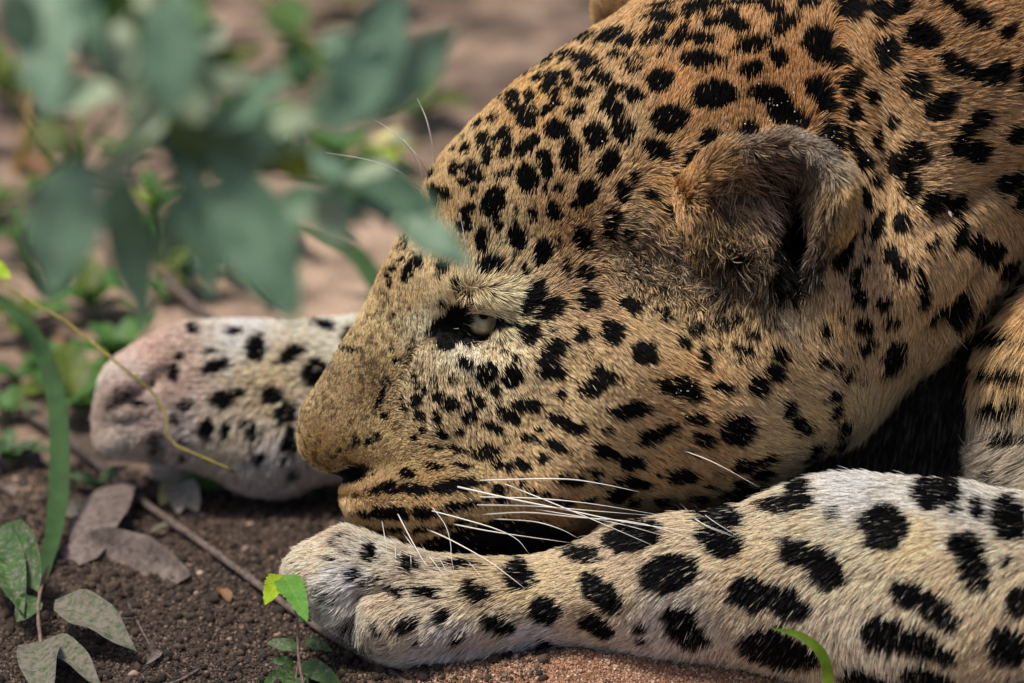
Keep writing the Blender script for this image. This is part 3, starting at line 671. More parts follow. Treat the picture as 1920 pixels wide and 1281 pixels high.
# salt and pepper on the nose bridge
nb = bump2(px, py, 645, 725, 80, 120, 35) * (pid == 0)
sp_ = vnoise(root, 7.5, 8.0)[:, 1] + 0.5 * vnoise(root, 30.0, 18.0)[:, 0]
nb2 = np.clip(nb * 1.5, 0, 1)
mx = (rng.random(nh) < 0.16 * nb2) | (sp_ > 0.55 - 0.34 * nb2) & (rng.random(nh) < 0.85) & (nb > 0.08)
tip[mx] *= 0.36; rootc[mx] *= 0.5
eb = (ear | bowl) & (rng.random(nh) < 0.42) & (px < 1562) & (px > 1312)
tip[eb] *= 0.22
few = (rng.random(nh) < 0.03)
tip[few] *= 0.3
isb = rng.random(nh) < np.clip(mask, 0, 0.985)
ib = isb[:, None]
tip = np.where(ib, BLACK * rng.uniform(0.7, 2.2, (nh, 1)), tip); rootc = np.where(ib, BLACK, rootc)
legw = isb & (pid == 4) & (rng.random(nh) < 0.05)
tip[legw] = np.array([0.16, 0.15, 0.15])
# hairs of the ear's hollow, its shade painted into their colour
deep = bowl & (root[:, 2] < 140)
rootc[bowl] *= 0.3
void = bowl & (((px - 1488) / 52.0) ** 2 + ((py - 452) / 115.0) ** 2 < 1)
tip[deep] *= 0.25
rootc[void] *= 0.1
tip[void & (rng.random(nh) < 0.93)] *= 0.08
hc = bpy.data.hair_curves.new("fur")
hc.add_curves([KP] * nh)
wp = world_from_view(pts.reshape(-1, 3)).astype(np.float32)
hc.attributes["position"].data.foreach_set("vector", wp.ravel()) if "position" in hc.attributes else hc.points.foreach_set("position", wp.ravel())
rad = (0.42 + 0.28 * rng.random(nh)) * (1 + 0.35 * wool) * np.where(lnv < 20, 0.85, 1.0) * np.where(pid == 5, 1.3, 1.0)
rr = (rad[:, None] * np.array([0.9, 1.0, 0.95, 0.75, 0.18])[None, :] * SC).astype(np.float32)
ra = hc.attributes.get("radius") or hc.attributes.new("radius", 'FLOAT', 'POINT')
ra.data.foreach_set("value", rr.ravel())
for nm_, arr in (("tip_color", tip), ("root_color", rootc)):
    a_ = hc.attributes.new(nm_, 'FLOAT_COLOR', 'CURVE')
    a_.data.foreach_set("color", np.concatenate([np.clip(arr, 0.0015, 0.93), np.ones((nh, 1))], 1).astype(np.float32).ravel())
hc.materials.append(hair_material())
fur = bpy.data.objects.new("fur", hc)
col.objects.link(fur)
fur.parent = leopard; fur.location = -Vector(leopard.location)
fur["kind"] = "stuff"
print("hairs", nh)

# ------------------------------------------------------------------ THE LEOPARD: eye, whiskers, sand on the coat
bvh = BVHTree.FromPolygons([tuple(v) for v in bv.tolist()], [tuple(q) for q in bq.tolist()])
def surf_z(px_, py_, default=None):
    """depth of the leopard's skin seen at a picture point"""
    a = Vector(view_pt(px_, py_, 900.0)); b = Vector(view_pt(px_, py_, -1000.0))
    hit = bvh.ray_cast(a, (b - a).normalized())
    return hit[0].z if hit[0] is not None else default

def tube(points, radii, sides=6, close=True):
    pts_ = [Vector(p) for p in points]; vs, fs = [], []
    n = len(pts_)
    for i, p in enumerate(pts_):
        t = (pts_[min(i + 1, n - 1)] - pts_[max(i - 1, 0)]).normalized()
        a = t.cross(Vector((0.13, 0.31, 0.94)));
        if a.length < 1e-3: a = t.cross(Vector((1, 0, 0)))
        a.normalize(); b = t.cross(a)
        for k in range(sides):
            g = 2 * math.pi * k / sides
            vs.append(p + (a * math.cos(g) + b * math.sin(g)) * radii[i])
    for i in range(n - 1):
        for k in range(sides):
            fs.append((i * sides + k, i * sides + (k + 1) % sides, (i + 1) * sides + (k + 1) % sides, (i + 1) * sides + k))
    if close:
        fs.append(tuple(range(sides))[::-1]); fs.append(tuple(range((n - 1) * sides, n * sides)))
    return vs, fs

def py_mesh(name, vs, fs, smooth=True):
    me = bpy.data.meshes.new(name)
    me.from_pydata([tuple(v) for v in vs], [], fs)
    if smooth: me.polygons.foreach_set("use_smooth", [True] * len(me.polygons))
    me.update()
    return me

def spline(pts_, n):
    """Catmull-Rom through control points"""
    p = [np.array(q, float) for q in pts_]
    p = [2 * p[0] - p[1]] + p + [2 * p[-1] - p[-2]]
    out = []; m = len(p) - 3
    for i in range(n):
        u = i / (n - 1) * m; k = min(int(u), m - 1); t = u - k
        a, b, c, d = p[k:k + 4]
        out.append(0.5 * ((2 * b) + (-a + c) * t + (2 * a - 5 * b + 4 * c - d) * t * t + (-a + 3 * b - 3 * c + d) * t ** 3))
    return out

def cap(center, axis, radius, a0, a1, rings=10, seg=32):
    """band of a sphere between polar angles a0..a1 about an axis"""
    axis = Vector(axis).normalized(); u_ = axis.orthogonal().normalized(); w_ = axis.cross(u_)
    vs, fs = [], []
    for i in range(rings + 1):
        a = a0 + (a1 - a0) * i / rings
        for k in range(seg):
            g = 2 * math.pi * k / seg
            vs.append(Vector(center) + radius * (axis * math.cos(a) + (u_ * math.cos(g) + w_ * math.sin(g)) * math.sin(a)))
    for i in range(rings):
        for k in range(seg):
            fs.append((i * seg + k, (i + 1) * seg + k, (i + 1) * seg + (k + 1) % seg, i * seg + (k + 1) % seg))
    return vs, fs

def to_world_list(vs): return [Vector(q) for q in world_from_view(np.array([tuple(v) for v in vs]))]

m_ball, nt, b_ = new_mat("eye_dark"); b_.inputs["Base Color"].default_value = (0.02, 0.015, 0.012, 1); b_.inputs["Roughness"].default_value = 0.15
m_pupil, nt, b_ = new_mat("pupil"); b_.inputs["Base Color"].default_value = (0.003, 0.003, 0.003, 1); b_.inputs["Roughness"].default_value = 0.08
m_iris, nt, b_ = new_mat("iris")
tcn = nt.nodes.new("ShaderNodeTexCoord"); nz = node(nt, "ShaderNodeTexNoise", Scale=420.0, Detail=5.0)
nt.links.new(tcn.outputs["Object"], nz.inputs["Vector"])
rp = ramp(nt, [(0.3, (0.30, 0.25, 0.11)), (0.5, (0.50, 0.43, 0.22)), (0.7, (0.68, 0.60, 0.36))])
nt.links.new(nz.outputs["Fac"], rp.inputs[0])
ia = node(nt, "ShaderNodeAttribute", attribute_name="iris_r")
rp2 = ramp(nt, [(0.2, (0.35, 0.36, 0.2)), (0.34, (1, 1, 1)), (0.72, (1, 1, 1)), (0.86, (0.45, 0.36, 0.25)), (0.97, (0.02, 0.015, 0.01))])
nt.links.new(ia.outputs["Fac"], rp2.inputs[0])
mxi = node(nt, "ShaderNodeMix", data_type='RGBA', blend_type='MULTIPLY'); mxi.inputs[0].default_value = 1.0
nt.links.new(rp.outputs[0], mxi.inputs[6]); nt.links.new(rp2.outputs[0], mxi.inputs[7]); nt.links.new(mxi.outputs[2], b_.inputs["Base Color"])
b_.inputs["Roughness"].default_value = 0.35; b_.inputs["Coat Weight"].default_value = 1.0; b_.inputs["Coat Roughness"].default_value = 0.03
ec = view_pt(EYE[0], EYE[1], 0)
ec[2] = EYE_Z - 40
GAZE = (0.08, 0.27, 1.0)
vs, fs = cap(ec, GAZE, 49.0, 0.0, math.pi, 20, 32)
eye = link_mesh("eye", py_mesh("eye", to_world_list(vs), fs), m_ball, leopard)
vs, fs = cap(ec, GAZE, 49.8, 0.0, 0.80, 12, 40)
iris_me = py_mesh("iris", to_world_list(vs), fs)
ia_ = iris_me.attributes.new("iris_r", 'FLOAT', 'POINT'); ia_.data.foreach_set("value", np.repeat(np.arange(13) / 12.0, 40).astype(np.float32))
iris = link_mesh("iris", iris_me, m_iris, eye)
vs, fs = cap(ec, GAZE, 50.4, 0.0, 0.17, 4, 24)
pupil = link_mesh("pupil", py_mesh("pupil", to_world_list(vs), fs), m_pupil, eye)
# eyelid rim
m_lid, nt, b_ = new_mat("eyelid"); b_.inputs["Base Color"].default_value = (0.008, 0.007, 0.007, 1); b_.inputs["Roughness"].default_value = 0.35
rim = []
for k in range(28):
    g = 2 * math.pi * k / 28
    c_, s_ = math.cos(R(-8)), math.sin(R(-8))
    a_, b2 = 28.0 * math.cos(g), 38.0 * math.sin(g)
    x_, y_ = EYE[0] + a_ * c_ - b2 * s_, EYE[1] + a_ * s_ + b2 * c_
    y_ = max(y_, 584.0)
    rim.append(Vector(view_pt(x_, y_, EYE_Z - 2 - 0.12 * abs(x_ - EYE[0]))))
vs, fs = tube(rim + [rim[0]], [4.5] * 29, 6, False)
link_mesh("eyelid", py_mesh("eyelid", to_world_list(vs), fs), m_lid, leopard)

# whiskers
m_wh, nt, b_ = new_mat("whisker"); b_.inputs["Base Color"].default_value = (0.85, 0.82, 0.76, 1); b_.inputs["Roughness"].default_value = 0.35
WH = [([(900,901),(1050,898),(1130,908),(1200,923)],1.5),([(948,908),(1040,945),(1120,978),(1222,1022)],1.3),([(858,913),(960,936),(1070,958),(1190,982),(1330,1000)],1.9),([(900,932),(1010,935),(1110,945),(1245,967)],1.3),
 ([(895,947),(1000,949),(1100,957),(1235,968)],1.5),([(905,965),(990,961),(1080,970),(1200,981),(1312,1016)],1.5),([(925,973),(1000,978),(1050,992),(1085,1010)],1.2),([(810,958),(870,974),(930,992),(970,1012),(993,1040)],1.4),
 ([(850,983),(930,998),(1070,1018)],1.4),([(800,992),(850,1015),(920,1055),(985,1104)],1.5),([(746,964),(770,1010),(790,1045),(800,1062)],1.2),([(755,998),(780,1033),(802,1062)],1.0),([(787,1017),(810,1050),(832,1078)],1.2),
 ([(812,953),(835,985),(845,1020),(846,1046),(852,1072)],0.7),([(815,1030),(830,1058),(840,1078)],0.8),([(742,1018),(742,1050)],0.9),([(770,1038),(771,1062)],0.8),([(716,975),(727,1040)],0.7),([(857,1030),(880,1055),(905,1085)],0.9),
 ([(1292,938),(1330,972),(1382,1005)],1.0),([(1275,944),(1320,984),(1380,1008)],0.9),([(1258,940),(1310,978),(1372,1003)],0.8),([(1282,845),(1340,868),(1424,914)],1.1),([(1005,955),(1150,980),(1250,1006)],1.1)]
def add_whisker(cp, r, z_off=10, zs=None):
    c2 = spline(cp, 14)
    zb = zs if zs is not None else surf_z(*c2[0], 0)
    zp = []
    for i, q in enumerate(c2):
        t = i / 13
        z = zb + 6 + 75 * math.sin(min(t, 0.7) * 2.2)
        if zs is None:
            c = surf_z(q[0], q[1], -999)
            z = max(z, c + 24 * min(1, t * 5))
        zp.append(z)
    if zs is None:
        for _ in range(3): zp = [zp[0]] + [max(zp[i], (zp[i - 1] + zp[i + 1]) / 2) for i in range(1, 13)] + [zp[13]]
        zp = [zp[0]] + [(zp[i - 1] + zp[i] * 2 + zp[i + 1]) / 4 + 3 for i in range(1, 13)] + [zp[13]]
    pts_ = [P(q[0], q[1], z) for q, z in zip(c2, zp)]
    vs, fs = tube(pts_, [r * 0.95 * SC * (1 - 0.8 * (i / 13) ** 2) for i in range(14)], 5)
    link_mesh("whisker", py_mesh("whisker", vs, fs), m_wh, leopard)
for cp, r in WH: add_whisker(cp, r)
BROWS = [([(816,322),(812,280),(800,225),(782,184)],1.2,-150),([(795,340),(775,290),(740,250),(677,208)],1.1,-190),([(806,332),(788,300),(757,262)],0.9,-190),([(792,368),(740,320),(680,298),(610,287)],0.8,-200),([(790,356),(760,330),(722,306)],0.7,-200),([(800,372),(760,348),(700,320)],0.9,-180),([(900,548),(880,500),(870,440),(862,400)],0.7,90)]
for cp, r, z in BROWS: add_whisker(cp, r * 1.6, zs=z)

def scatter_mesh(name, centers, sizes, seed=1, ico=False):
    """many small eight-sided crumbs in one mesh"""
    r_ = np.random.default_rng(seed)
    base = np.array([(1,0,0),(-1,0,0),(0,1,0),(0,-1,0),(0,0,1),(0,0,-1)], float)
    fc = np.array([(0,2,4),(2,1,4),(1,3,4),(3,0,4),(2,0,5),(1,2,5),(3,1,5),(0,3,5)])
    if ico:
        g_ = (1 + 5 ** .5) / 2
        base = np.array([(-1,g_,0),(1,g_,0),(-1,-g_,0),(1,-g_,0),(0,-1,g_),(0,1,g_),(0,-1,-g_),(0,1,-g_),(g_,0,-1),(g_,0,1),(-g_,0,-1),(-g_,0,1)]) / 1.9
        fc = np.array([(0,11,5),(0,5,1),(0,1,7),(0,7,10),(0,10,11),(1,5,9),(5,11,4),(11,10,2),(10,7,6),(7,1,8),(3,9,4),(3,4,2),(3,2,6),(3,6,8),(3,8,9),(4,9,5),(2,4,11),(6,2,10),(8,6,7),(9,8,1)])
    nb_ = len(base)
    n = len(centers)
    ax = r_.normal(size=(n, 4)); ax /= np.linalg.norm(ax, axis=1)[:, None]
    w, x, y, z = ax.T
    Rm = np.stack([1-2*(y*y+z*z),2*(x*y-z*w),2*(x*z+y*w),2*(x*y+z*w),1-2*(x*x+z*z),2*(y*z-x*w),2*(x*z-y*w),2*(y*z+x*w),1-2*(x*x+y*y)],1).reshape(n,3,3)
    b = base[None] * r_.uniform(0.65, 1.2, (n, nb_, 1)) * r_.uniform(0.7, 1.25, (n, 1, 3))
    v = np.einsum('nij,nkj->nki', Rm, b) * np.asarray(sizes)[:, None, None] + np.asarray(centers)[:, None, :]
    f = (fc[None] + nb_ * np.arange(n)[:, None, None]).reshape(-1, 3)
    me = mesh_np(name, v.reshape(-1, 3), f, smooth=ico, nper=3)
    a_ = me.attributes.new("grain", 'FLOAT', 'POINT')
    a_.data.foreach_set("value", np.repeat(r_.random(n), nb_).astype(np.float32))
    return me

def grain_material(name, stops, rough=0.6, trans=0.0):
    m, nt, b = new_mat(name)
    a = node(nt, "ShaderNodeAttribute", attribute_name="grain")
    r = ramp(nt, stops)
    nt.links.new(a.outputs["Fac"], r.inputs[0]); nt.links.new(r.outputs[0], b.inputs["Base Color"])
    b.inputs["Roughness"].default_value = rough
    return m
gr, gs = [], []
rs = random.Random(5)
for cx, cy, sx, sy, n in [(1460,180,45,28,22),(1556,258,10,28,14),(1690,75,30,22,8),(1300,720,40,16,14),(1480,960,50,26,18),(1400,800,22,26,14),(1520,860,22,26,14),(1540,1238,70,26,26),(1700,520,130,160,16),(1300,250,160,80,16),(1790,395,10,10,5),(1380,660,120,70,26),(1450,240,60,18,14),(1860,260,30,40,10),(1340,840,150,60,24),(1230,740,120,60,16),(1000,130,60,60,6)]:
    for _ in range(n):
        x, y = rs.gauss(cx, sx * .7), rs.gauss(cy, sy * .7)
        z = surf_z(x, y)
        if z is None: continue
        gr.append(tuple(P(x, y, z + rs.uniform(9, 14)))); gs.append(rs.choice([.8, .9, 1.1, 1.5, 2.0]) * SC)
gr.append(tuple(P(1781, 400, surf_z(1781, 400) + 16))); gs.append(6.5 * SC)
sand_on_fur = link_mesh("sand_speck", scatter_mesh("sand_speck", gr, gs, 2), grain_material("pale_sand", [(0, (0.55, 0.42, 0.30)), (0.5, (0.75, 0.68, 0.60)), (1, (0.8, 0.76, 0.7))]))
tag(sand_on_fur, "pale specks of sand caught in the leopard's coat", "sand", kind="stuff")

# ------------------------------------------------------------------ THE GROUND
def gnoise(x, y, cell, off):
    p = np.stack([np.asarray(x, np.float32).ravel() / SC, np.asarray(y, np.float32).ravel() / SC, np.zeros(np.size(x), np.float32)], 1)
    return vnoise(p, cell, off)[:, 0].reshape(np.shape(x))
mound = G(1120, 1275)
def ground_h(x, y):
    x = np.asarray(x, float); y = np.asarray(y, float)
    near = np.exp(-((x) ** 2 + (y) ** 2) / 9.0)
    h = (16 * gnoise(x, y, 420, 1) + 12 * gnoise(x, y, 130, 2) + 7 * gnoise(x, y, 48, 3) + 3 * gnoise(x, y, 18, 4)) * near
    h = h + 66 * np.exp(-(((x - mound.x) / 0.07) ** 4 + ((y - mound.y + 0.004) / 0.024) ** 2))
    h = h - 10
    return h * SC
def stretch(n, fine, far):
    t = np.linspace(-1, 1, n)
    return np.sign(t) * (np.abs(t) * fine + (np.abs(t) ** 9) * far)
NG = 641
ax_x = stretch(NG, 0.95, 40.0); ax_y = stretch(NG, 1.3, 60.0) + 0.35
GXX, GYY = np.meshgrid(ax_x, ax_y, indexing='ij')
gv = np.stack([GXX, GYY, ground_h(GXX, GYY)], -1).reshape(-1, 3)
ii = np.arange(NG * NG).reshape(NG, NG)
gq = np.stack([ii[:-1, :-1], ii[1:, :-1], ii[1:, 1:], ii[:-1, 1:]], -1).reshape(-1, 4)
def soil_material():
    m, nt, b = new_mat("soil")
    geo = nt.nodes.new("ShaderNodeNewGeometry")
    L_ = nt.links.new
    big = node(nt, "ShaderNodeTexNoise", Scale=22.0, Detail=6.0)
    mid = node(nt, "ShaderNodeTexNoise", Scale=60.0, Detail=6.0, Roughness=0.65)
    fine = node(nt, "ShaderNodeTexNoise", Scale=520.0, Detail=4.0, Roughness=0.7)
    vor = node(nt, "ShaderNodeTexVoronoi", Scale=900.0)
    for t in (big, mid, fine, vor): L_(geo.outputs["Position"], t.inputs["Vector"])
    r1_ = ramp(nt, [(0.32, (0.062, 0.044, 0.034)), (0.5, (0.19, 0.138, 0.105)), (0.68, (0.36, 0.27, 0.21))])
    L_(mid.outputs["Fac"], r1_.inputs[0])
    # a paler, sandier patch behind the muzzle and a darker, damper one at the lower left
    def patch(loc, rad):
        d = node(nt, "ShaderNodeVectorMath", operation='DISTANCE'); d.inputs[1].default_value = loc
        L_(geo.outputs["Position"], d.inputs[0])
        mr = nt.nodes.new("ShaderNodeMapRange"); mr.interpolation_type = 'SMOOTHSTEP'
        mr.inputs["From Min"].default_value = rad; mr.inputs["From Max"].default_value = 0.0
        L_(d.outputs["Value"], mr.inputs["Value"])
        return mr.outputs[0]
    def mix(fac, a, c, mode='MIX'):
        mx = node(nt, "ShaderNodeMix", data_type='RGBA', blend_type=mode)
        if isinstance(fac, float): mx.inputs[0].default_value = fac
        else: L_(fac, mx.inputs[0])
        L_(a, mx.inputs[6])
        if isinstance(c, tuple): mx.inputs[7].default_value = (*c, 1)
        else: L_(c, mx.inputs[7])
        return mx.outputs[2]
    c = r1_.outputs[0]
    r2_ = ramp(nt, [(0.38, (0.50, 0.48, 0.46)), (0.60, (1.3, 1.27, 1.24))])
    L_(big.outputs["Fac"], r2_.inputs[0])
    c = mix(patch(tuple(G(640, 500)), 0.26), c, (0.38, 0.285, 0.22))
    c = mix(patch(tuple(G(330, 1190)), 0.27), c, (0.040, 0.026, 0.020))
    c = mix(patch(tuple(G(1120, 1300)), 0.13), c, (0.36, 0.20, 0.12))
    c = mix(1.0, c, r2_.outputs[0], 'MULTIPLY')
    r3_ = ramp(nt, [(0.3, (0.55, 0.52, 0.5)), (0.7, (1.5, 1.45, 1.4))])
    L_(fine.outputs["Fac"], r3_.inputs[0])
    c = mix(1.0, c, r3_.outputs[0], 'MULTIPLY')
    L_(c, b.inputs["Base Color"])
    b.inputs["Roughness"].default_value = 0.9
    bm = node(nt, "ShaderNodeBump", Strength=0.9, Distance=0.0015)
    bm2 = node(nt, "ShaderNodeBump", Strength=0.8, Distance=0.0008)
    L_(mid.outputs["Fac"], bm.inputs["Height"]); L_(vor.outputs["Distance"], bm2.inputs["Height"])
    L_(bm.outputs[0], bm2.inputs["Normal"]); L_(bm2.outputs[0], b.inputs["Normal"])
    return m
ground = link_mesh("ground", mesh_np("ground", gv, gq), soil_material())
ground["kind"] = "structure"

def on_ground(px_, py_, h=0.0):
    p = G(px_, py_, -10)
    for _ in range(3):
        z = float(ground_h(p.x, p.y)) / SC
        p = G(px_, py_, z + h)
    return p

# crumbs of soil and grains of sand in the near part of the frame
def crumbs(name, n, box, smin_, smax_, mat, seed, ico=False):
    r_ = np.random.default_rng(seed)
    x = r_.uniform(box[0], box[2], n); y = box[1] + (box[3] - box[1]) * r_.random(n)
    a = ground_z(y, -8.0)
    w = world_from_view(view_pt(x, y, a))
    w[:, 2] = ground_h(w[:, 0], w[:, 1])
    s = r_.uniform(smin_, smax_, n) * r_.uniform(0.6, 1.0, n) * SC
    w[:, 2] += s * 0.3
    return link_mesh(name, scatter_mesh(name, w, s, seed, ico), mat)
m_soilgr = grain_material("soil_crumb", [(0, (0.02, 0.014, 0.011)), (0.5, (0.06, 0.04, 0.03)), (0.85, (0.125, 0.082, 0.058)), (1, (0.27, 0.19, 0.14))], 0.85)
m_clod = grain_material("soil_clod", [(0, (0.02, 0.014, 0.011)), (0.6, (0.055, 0.036, 0.027)), (1, (0.11, 0.074, 0.052))], 0.9)
_nt = m_clod.node_tree; _n = node(_nt, "ShaderNodeTexNoise", Scale=1500.0, Detail=4.0); _g = _nt.nodes.new("ShaderNodeNewGeometry"); _b = node(_nt, "ShaderNodeBump", Strength=1.0, Distance=0.001)
_nt.links.new(_g.outputs["Position"], _n.inputs["Vector"]); _nt.links.new(_n.outputs["Fac"], _b.inputs["Height"]); _nt.links.new(_b.outputs[0], _nt.nodes["Principled BSDF"].inputs["Normal"])
m_sandgr = grain_material("sand_grain", [(0, (0.16, 0.075, 0.04)), (0.4, (0.36, 0.18, 0.095)), (0.75, (0.50, 0.30, 0.19)), (1, (0.66, 0.52, 0.42))], 0.5)
tag(crumbs("soil_crumb", 50000, (-300, 880, 1020, 1330), 1.5, 5.5, m_soilgr, 31, True), "dark brown crumbs of soil around the seedlings and the near paw", "soil", kind="stuff")
tag(crumbs("soil_clod", 2000, (-280, 870, 1020, 1330), 6, 15, m_clod, 33, True), "rough dark clods of soil at the lower left", "soil", kind="stuff")
tag(crumbs("sand_grain", 42000, (760, 1180, 1960, 1330), 2.0, 5.2, m_sandgr, 32), "orange grains of coarse sand below the foreleg", "sand", kind="stuff")

# ------------------------------------------------------------------ PLANTS
def leaf_material(name, ca, cb, dust=0.0, dust_col=(0.36, 0.31, 0.27), trans=0.25, rough=0.5, vein=(1.35, 1.3, 1.2)):
    m, nt, b = new_mat(name)
    L_ = nt.links.new
    at_ = node(nt, "ShaderNodeAttribute", attribute_name="leaf_uv")
    geo = nt.nodes.new("ShaderNodeNewGeometry")
    n1 = node(nt, "ShaderNodeTexNoise", Scale=150.0, Detail=5.0); L_(geo.outputs["Position"], n1.inputs["Vector"])
    rr_ = ramp(nt, [(0.35, ca), (0.68, cb)]); L_(n1.outputs["Fac"], rr_.inputs[0])
    sx = nt.nodes.new("ShaderNodeSeparateXYZ"); L_(at_.outputs["Vector"], sx.inputs[0])
    ab = node(nt, "ShaderNodeMath", operation='ABSOLUTE'); L_(sx.outputs[0], ab.inputs[0])
    m1 = node(nt, "ShaderNodeMath", operation='MULTIPLY_ADD'); L_(ab.outputs[0], m1.inputs[0]); m1.inputs[1].default_value = -2.6
    m2 = node(nt, "ShaderNodeMath", operation='MULTIPLY'); L_(sx.outputs[1], m2.inputs[0]); m2.inputs[1].default_value = 9.0
    L_(m2.outputs[0], m1.inputs[2])
    fr = node(nt, "ShaderNodeMath", operation='PINGPONG'); L_(m1.outputs[0], fr.inputs[0]); fr.inputs[1].default_value = 0.5
    lt = node(nt, "ShaderNodeMath", operation='LESS_THAN'); L_(fr.outputs[0], lt.inputs[0]); lt.inputs[1].default_value = 0.055
    md = node(nt, "ShaderNodeMath", operation='LESS_THAN'); L_(ab.outputs[0], md.inputs[0]); md.inputs[1].default_value = 0.05
    mxm = node(nt, "ShaderNodeMath", operation='MAXIMUM'); L_(lt.outputs[0], mxm.inputs[0]); L_(md.outputs[0], mxm.inputs[1])
    mx = node(nt, "ShaderNodeMix", data_type='RGBA', blend_type='MULTIPLY'); L_(mxm.outputs[0], mx.inputs[0]); L_(rr_.outputs[0], mx.inputs[6]); mx.inputs[7].default_value = (*vein, 1)
    c = mx.outputs[2]
    if 'blade' in name:      # ribs running along the blade
        sn = node(nt, "ShaderNodeMath", operation='MULTIPLY'); L_(sx.outputs[0], sn.inputs[0]); sn.inputs[1].default_value = 22.0
        s2 = node(nt, "ShaderNodeMath", operation='SINE'); L_(sn.outputs[0], s2.inputs[0])
        m3 = nt.nodes.new("ShaderNodeMapRange"); m3.inputs["From Min"].default_value = -1; m3.inputs["To Min"].default_value = 0.62; m3.inputs["To Max"].default_value = 1.25
        L_(s2.outputs[0], m3.inputs["Value"])
        mv = node(nt, "ShaderNodeVectorMath", operation='SCALE'); L_(c, mv.inputs[0]); L_(m3.outputs[0], mv.inputs["Scale"])
        c = mv.outputs[0]
    n2 = node(nt, "ShaderNodeTexNoise", Scale=340.0, Detail=10.0, Roughness=0.78); L_(geo.outputs["Position"], n2.inputs["Vector"])
    if dust > 0:
        rd = nt.nodes.new("ShaderNodeMapRange"); rd.inputs["From Min"].default_value = 0.62 - 0.4 * dust; rd.inputs["From Max"].default_value = 0.74 - 0.3 * dust
        rd.inputs["To Max"].default_value = 0.92
        L_(n2.outputs["Fac"], rd.inputs["Value"])
        mx2 = node(nt, "ShaderNodeMix", data_type='RGBA'); L_(rd.outputs[0], mx2.inputs[0]); L_(c, mx2.inputs[6]); mx2.inputs[7].default_value = (*dust_col, 1)
        c = mx2.outputs[2]
    L_(c, b.inputs["Base Color"]); b.inputs["Roughness"].default_value = rough
    bm = node(nt, "ShaderNodeBump", Strength=0.5, Distance=0.0005)
    L_(n2.outputs["Fac"], bm.inputs["Height"]); L_(bm.outputs[0], b.inputs["Normal"])
    if trans > 0:
        tr = nt.nodes.new("ShaderNodeBsdfTranslucent"); L_(c, tr.inputs["Color"])
        ms = nt.nodes.new("ShaderNodeMixShader"); ms.inputs[0].default_value = trans
        out = nt.nodes["Material Output"]
        L_(b.outputs[0], ms.inputs[1]); L_(tr.outputs[0], ms.inputs[2]); L_(ms.outputs[0], out.inputs[0])
    return m
LM = dict(
    teal=leaf_material("grey_green_leaf", (0.14, 0.26, 0.17), (0.23, 0.37, 0.26), trans=0.3, rough=0.38),
    tealdark=leaf_material("dark_grey_green_leaf", (0.08, 0.17, 0.10), (0.13, 0.23, 0.15), trans=0.2, rough=0.45),
    pale=leaf_material("pale_leaf", (0.28, 0.38, 0.26), (0.42, 0.50, 0.34), trans=0.2),
    cream=leaf_material("yellowed_leaf", (0.62, 0.55, 0.22), (0.75, 0.70, 0.42), trans=0.3),
    green=leaf_material("green_leaf", (0.045, 0.13, 0.02), (0.08, 0.20, 0.03)),
    olive=leaf_material("olive_leaf", (0.06, 0.10, 0.01), (0.13, 0.17, 0.012)),
    lime=leaf_material("lime_leaf", (0.33, 0.50, 0.012), (0.45, 0.62, 0.03), trans=0.35),
    grass=leaf_material("grass_blade", (0.018, 0.068, 0.010), (0.032, 0.10, 0.016), trans=0.15, vein=(1.1, 1.1, 1.05), rough=0.75),
    grasslime=leaf_material("bright_grass_blade", (0.16, 0.33, 0.02), (0.25, 0.42, 0.03), trans=0.4, vein=(1.1, 1.1, 1.05)),
    dusty=leaf_material("dusty_leaf", (0.022, 0.06, 0.016), (0.045, 0.10, 0.022), dust=0.60, rough=0.8, trans=0.1, dust_col=(0.23, 0.19, 0.165)),
    dustyless=leaf_material("sprinkled_leaf", (0.022, 0.065, 0.012), (0.055, 0.13, 0.02), dust=0.30, rough=0.6, trans=0.15, dust_col=(0.27, 0.25, 0.21)),
    fresh=leaf_material("fresh_leaf", (0.09, 0.25, 0.025), (0.14, 0.33, 0.04), dust=0.12, dust_col=(0.5, 0.5, 0.42)),
    white=leaf_material("soil_caked_leaf", (0.10, 0.17, 0.06), (0.3, 0.3, 0.12), dust=0.8, rough=0.8, dust_col=(0.55, 0.49, 0.44)),
    dead=leaf_material("dead_leaf", (0.08, 0.058, 0.05), (0.19, 0.145, 0.13), dust=0.45, rough=0.85, trans=0.05, dust_col=(0.24, 0.195, 0.175), vein=(0.7, 0.65, 0.6)),
    brown=leaf_material("brown_leaf", (0.18, 0.09, 0.04), (0.33, 0.19, 0.10), trans=0.1, rough=0.8, vein=(0.7, 0.65, 0.6)),
    straw=leaf_material("straw_leaf", (0.5, 0.34, 0.10), (0.62, 0.46, 0.2), trans=0.2, rough=0.7),
)
def bark_material(name, ca, cb):
    m, nt, b = new_mat(name)
    geo = nt.nodes.new("ShaderNodeNewGeometry")
    n1 = node(nt, "ShaderNodeTexNoise", Scale=380.0, Detail=6.0); nt.links.new(geo.outputs["Position"], n1.inputs["Vector"])
    r_ = ramp(nt, [(0.35, ca), (0.65, cb)]); nt.links.new(n1.outputs["Fac"], r_.inputs[0]); nt.links.new(r_.outputs[0], b.inputs["Base Color"])
    bm = node(nt, "ShaderNodeBump", Strength=0.8, Distance=0.0008); nt.links.new(n1.outputs["Fac"], bm.inputs["Height"]); nt.links.new(bm.outputs[0], b.inputs["Normal"])
    b.inputs["Roughness"].default_value = 0.85
    return m
BARK = bark_material("twig_bark", (0.07, 0.05, 0.042), (0.19, 0.145, 0.125))
VINE = bark_material("vine_skin", (0.20, 0.17, 0.03), (0.34, 0.29, 0.06))
STEM = bark_material("green_stem", (0.10, 0.16, 0.03), (0.20, 0.27, 0.06))
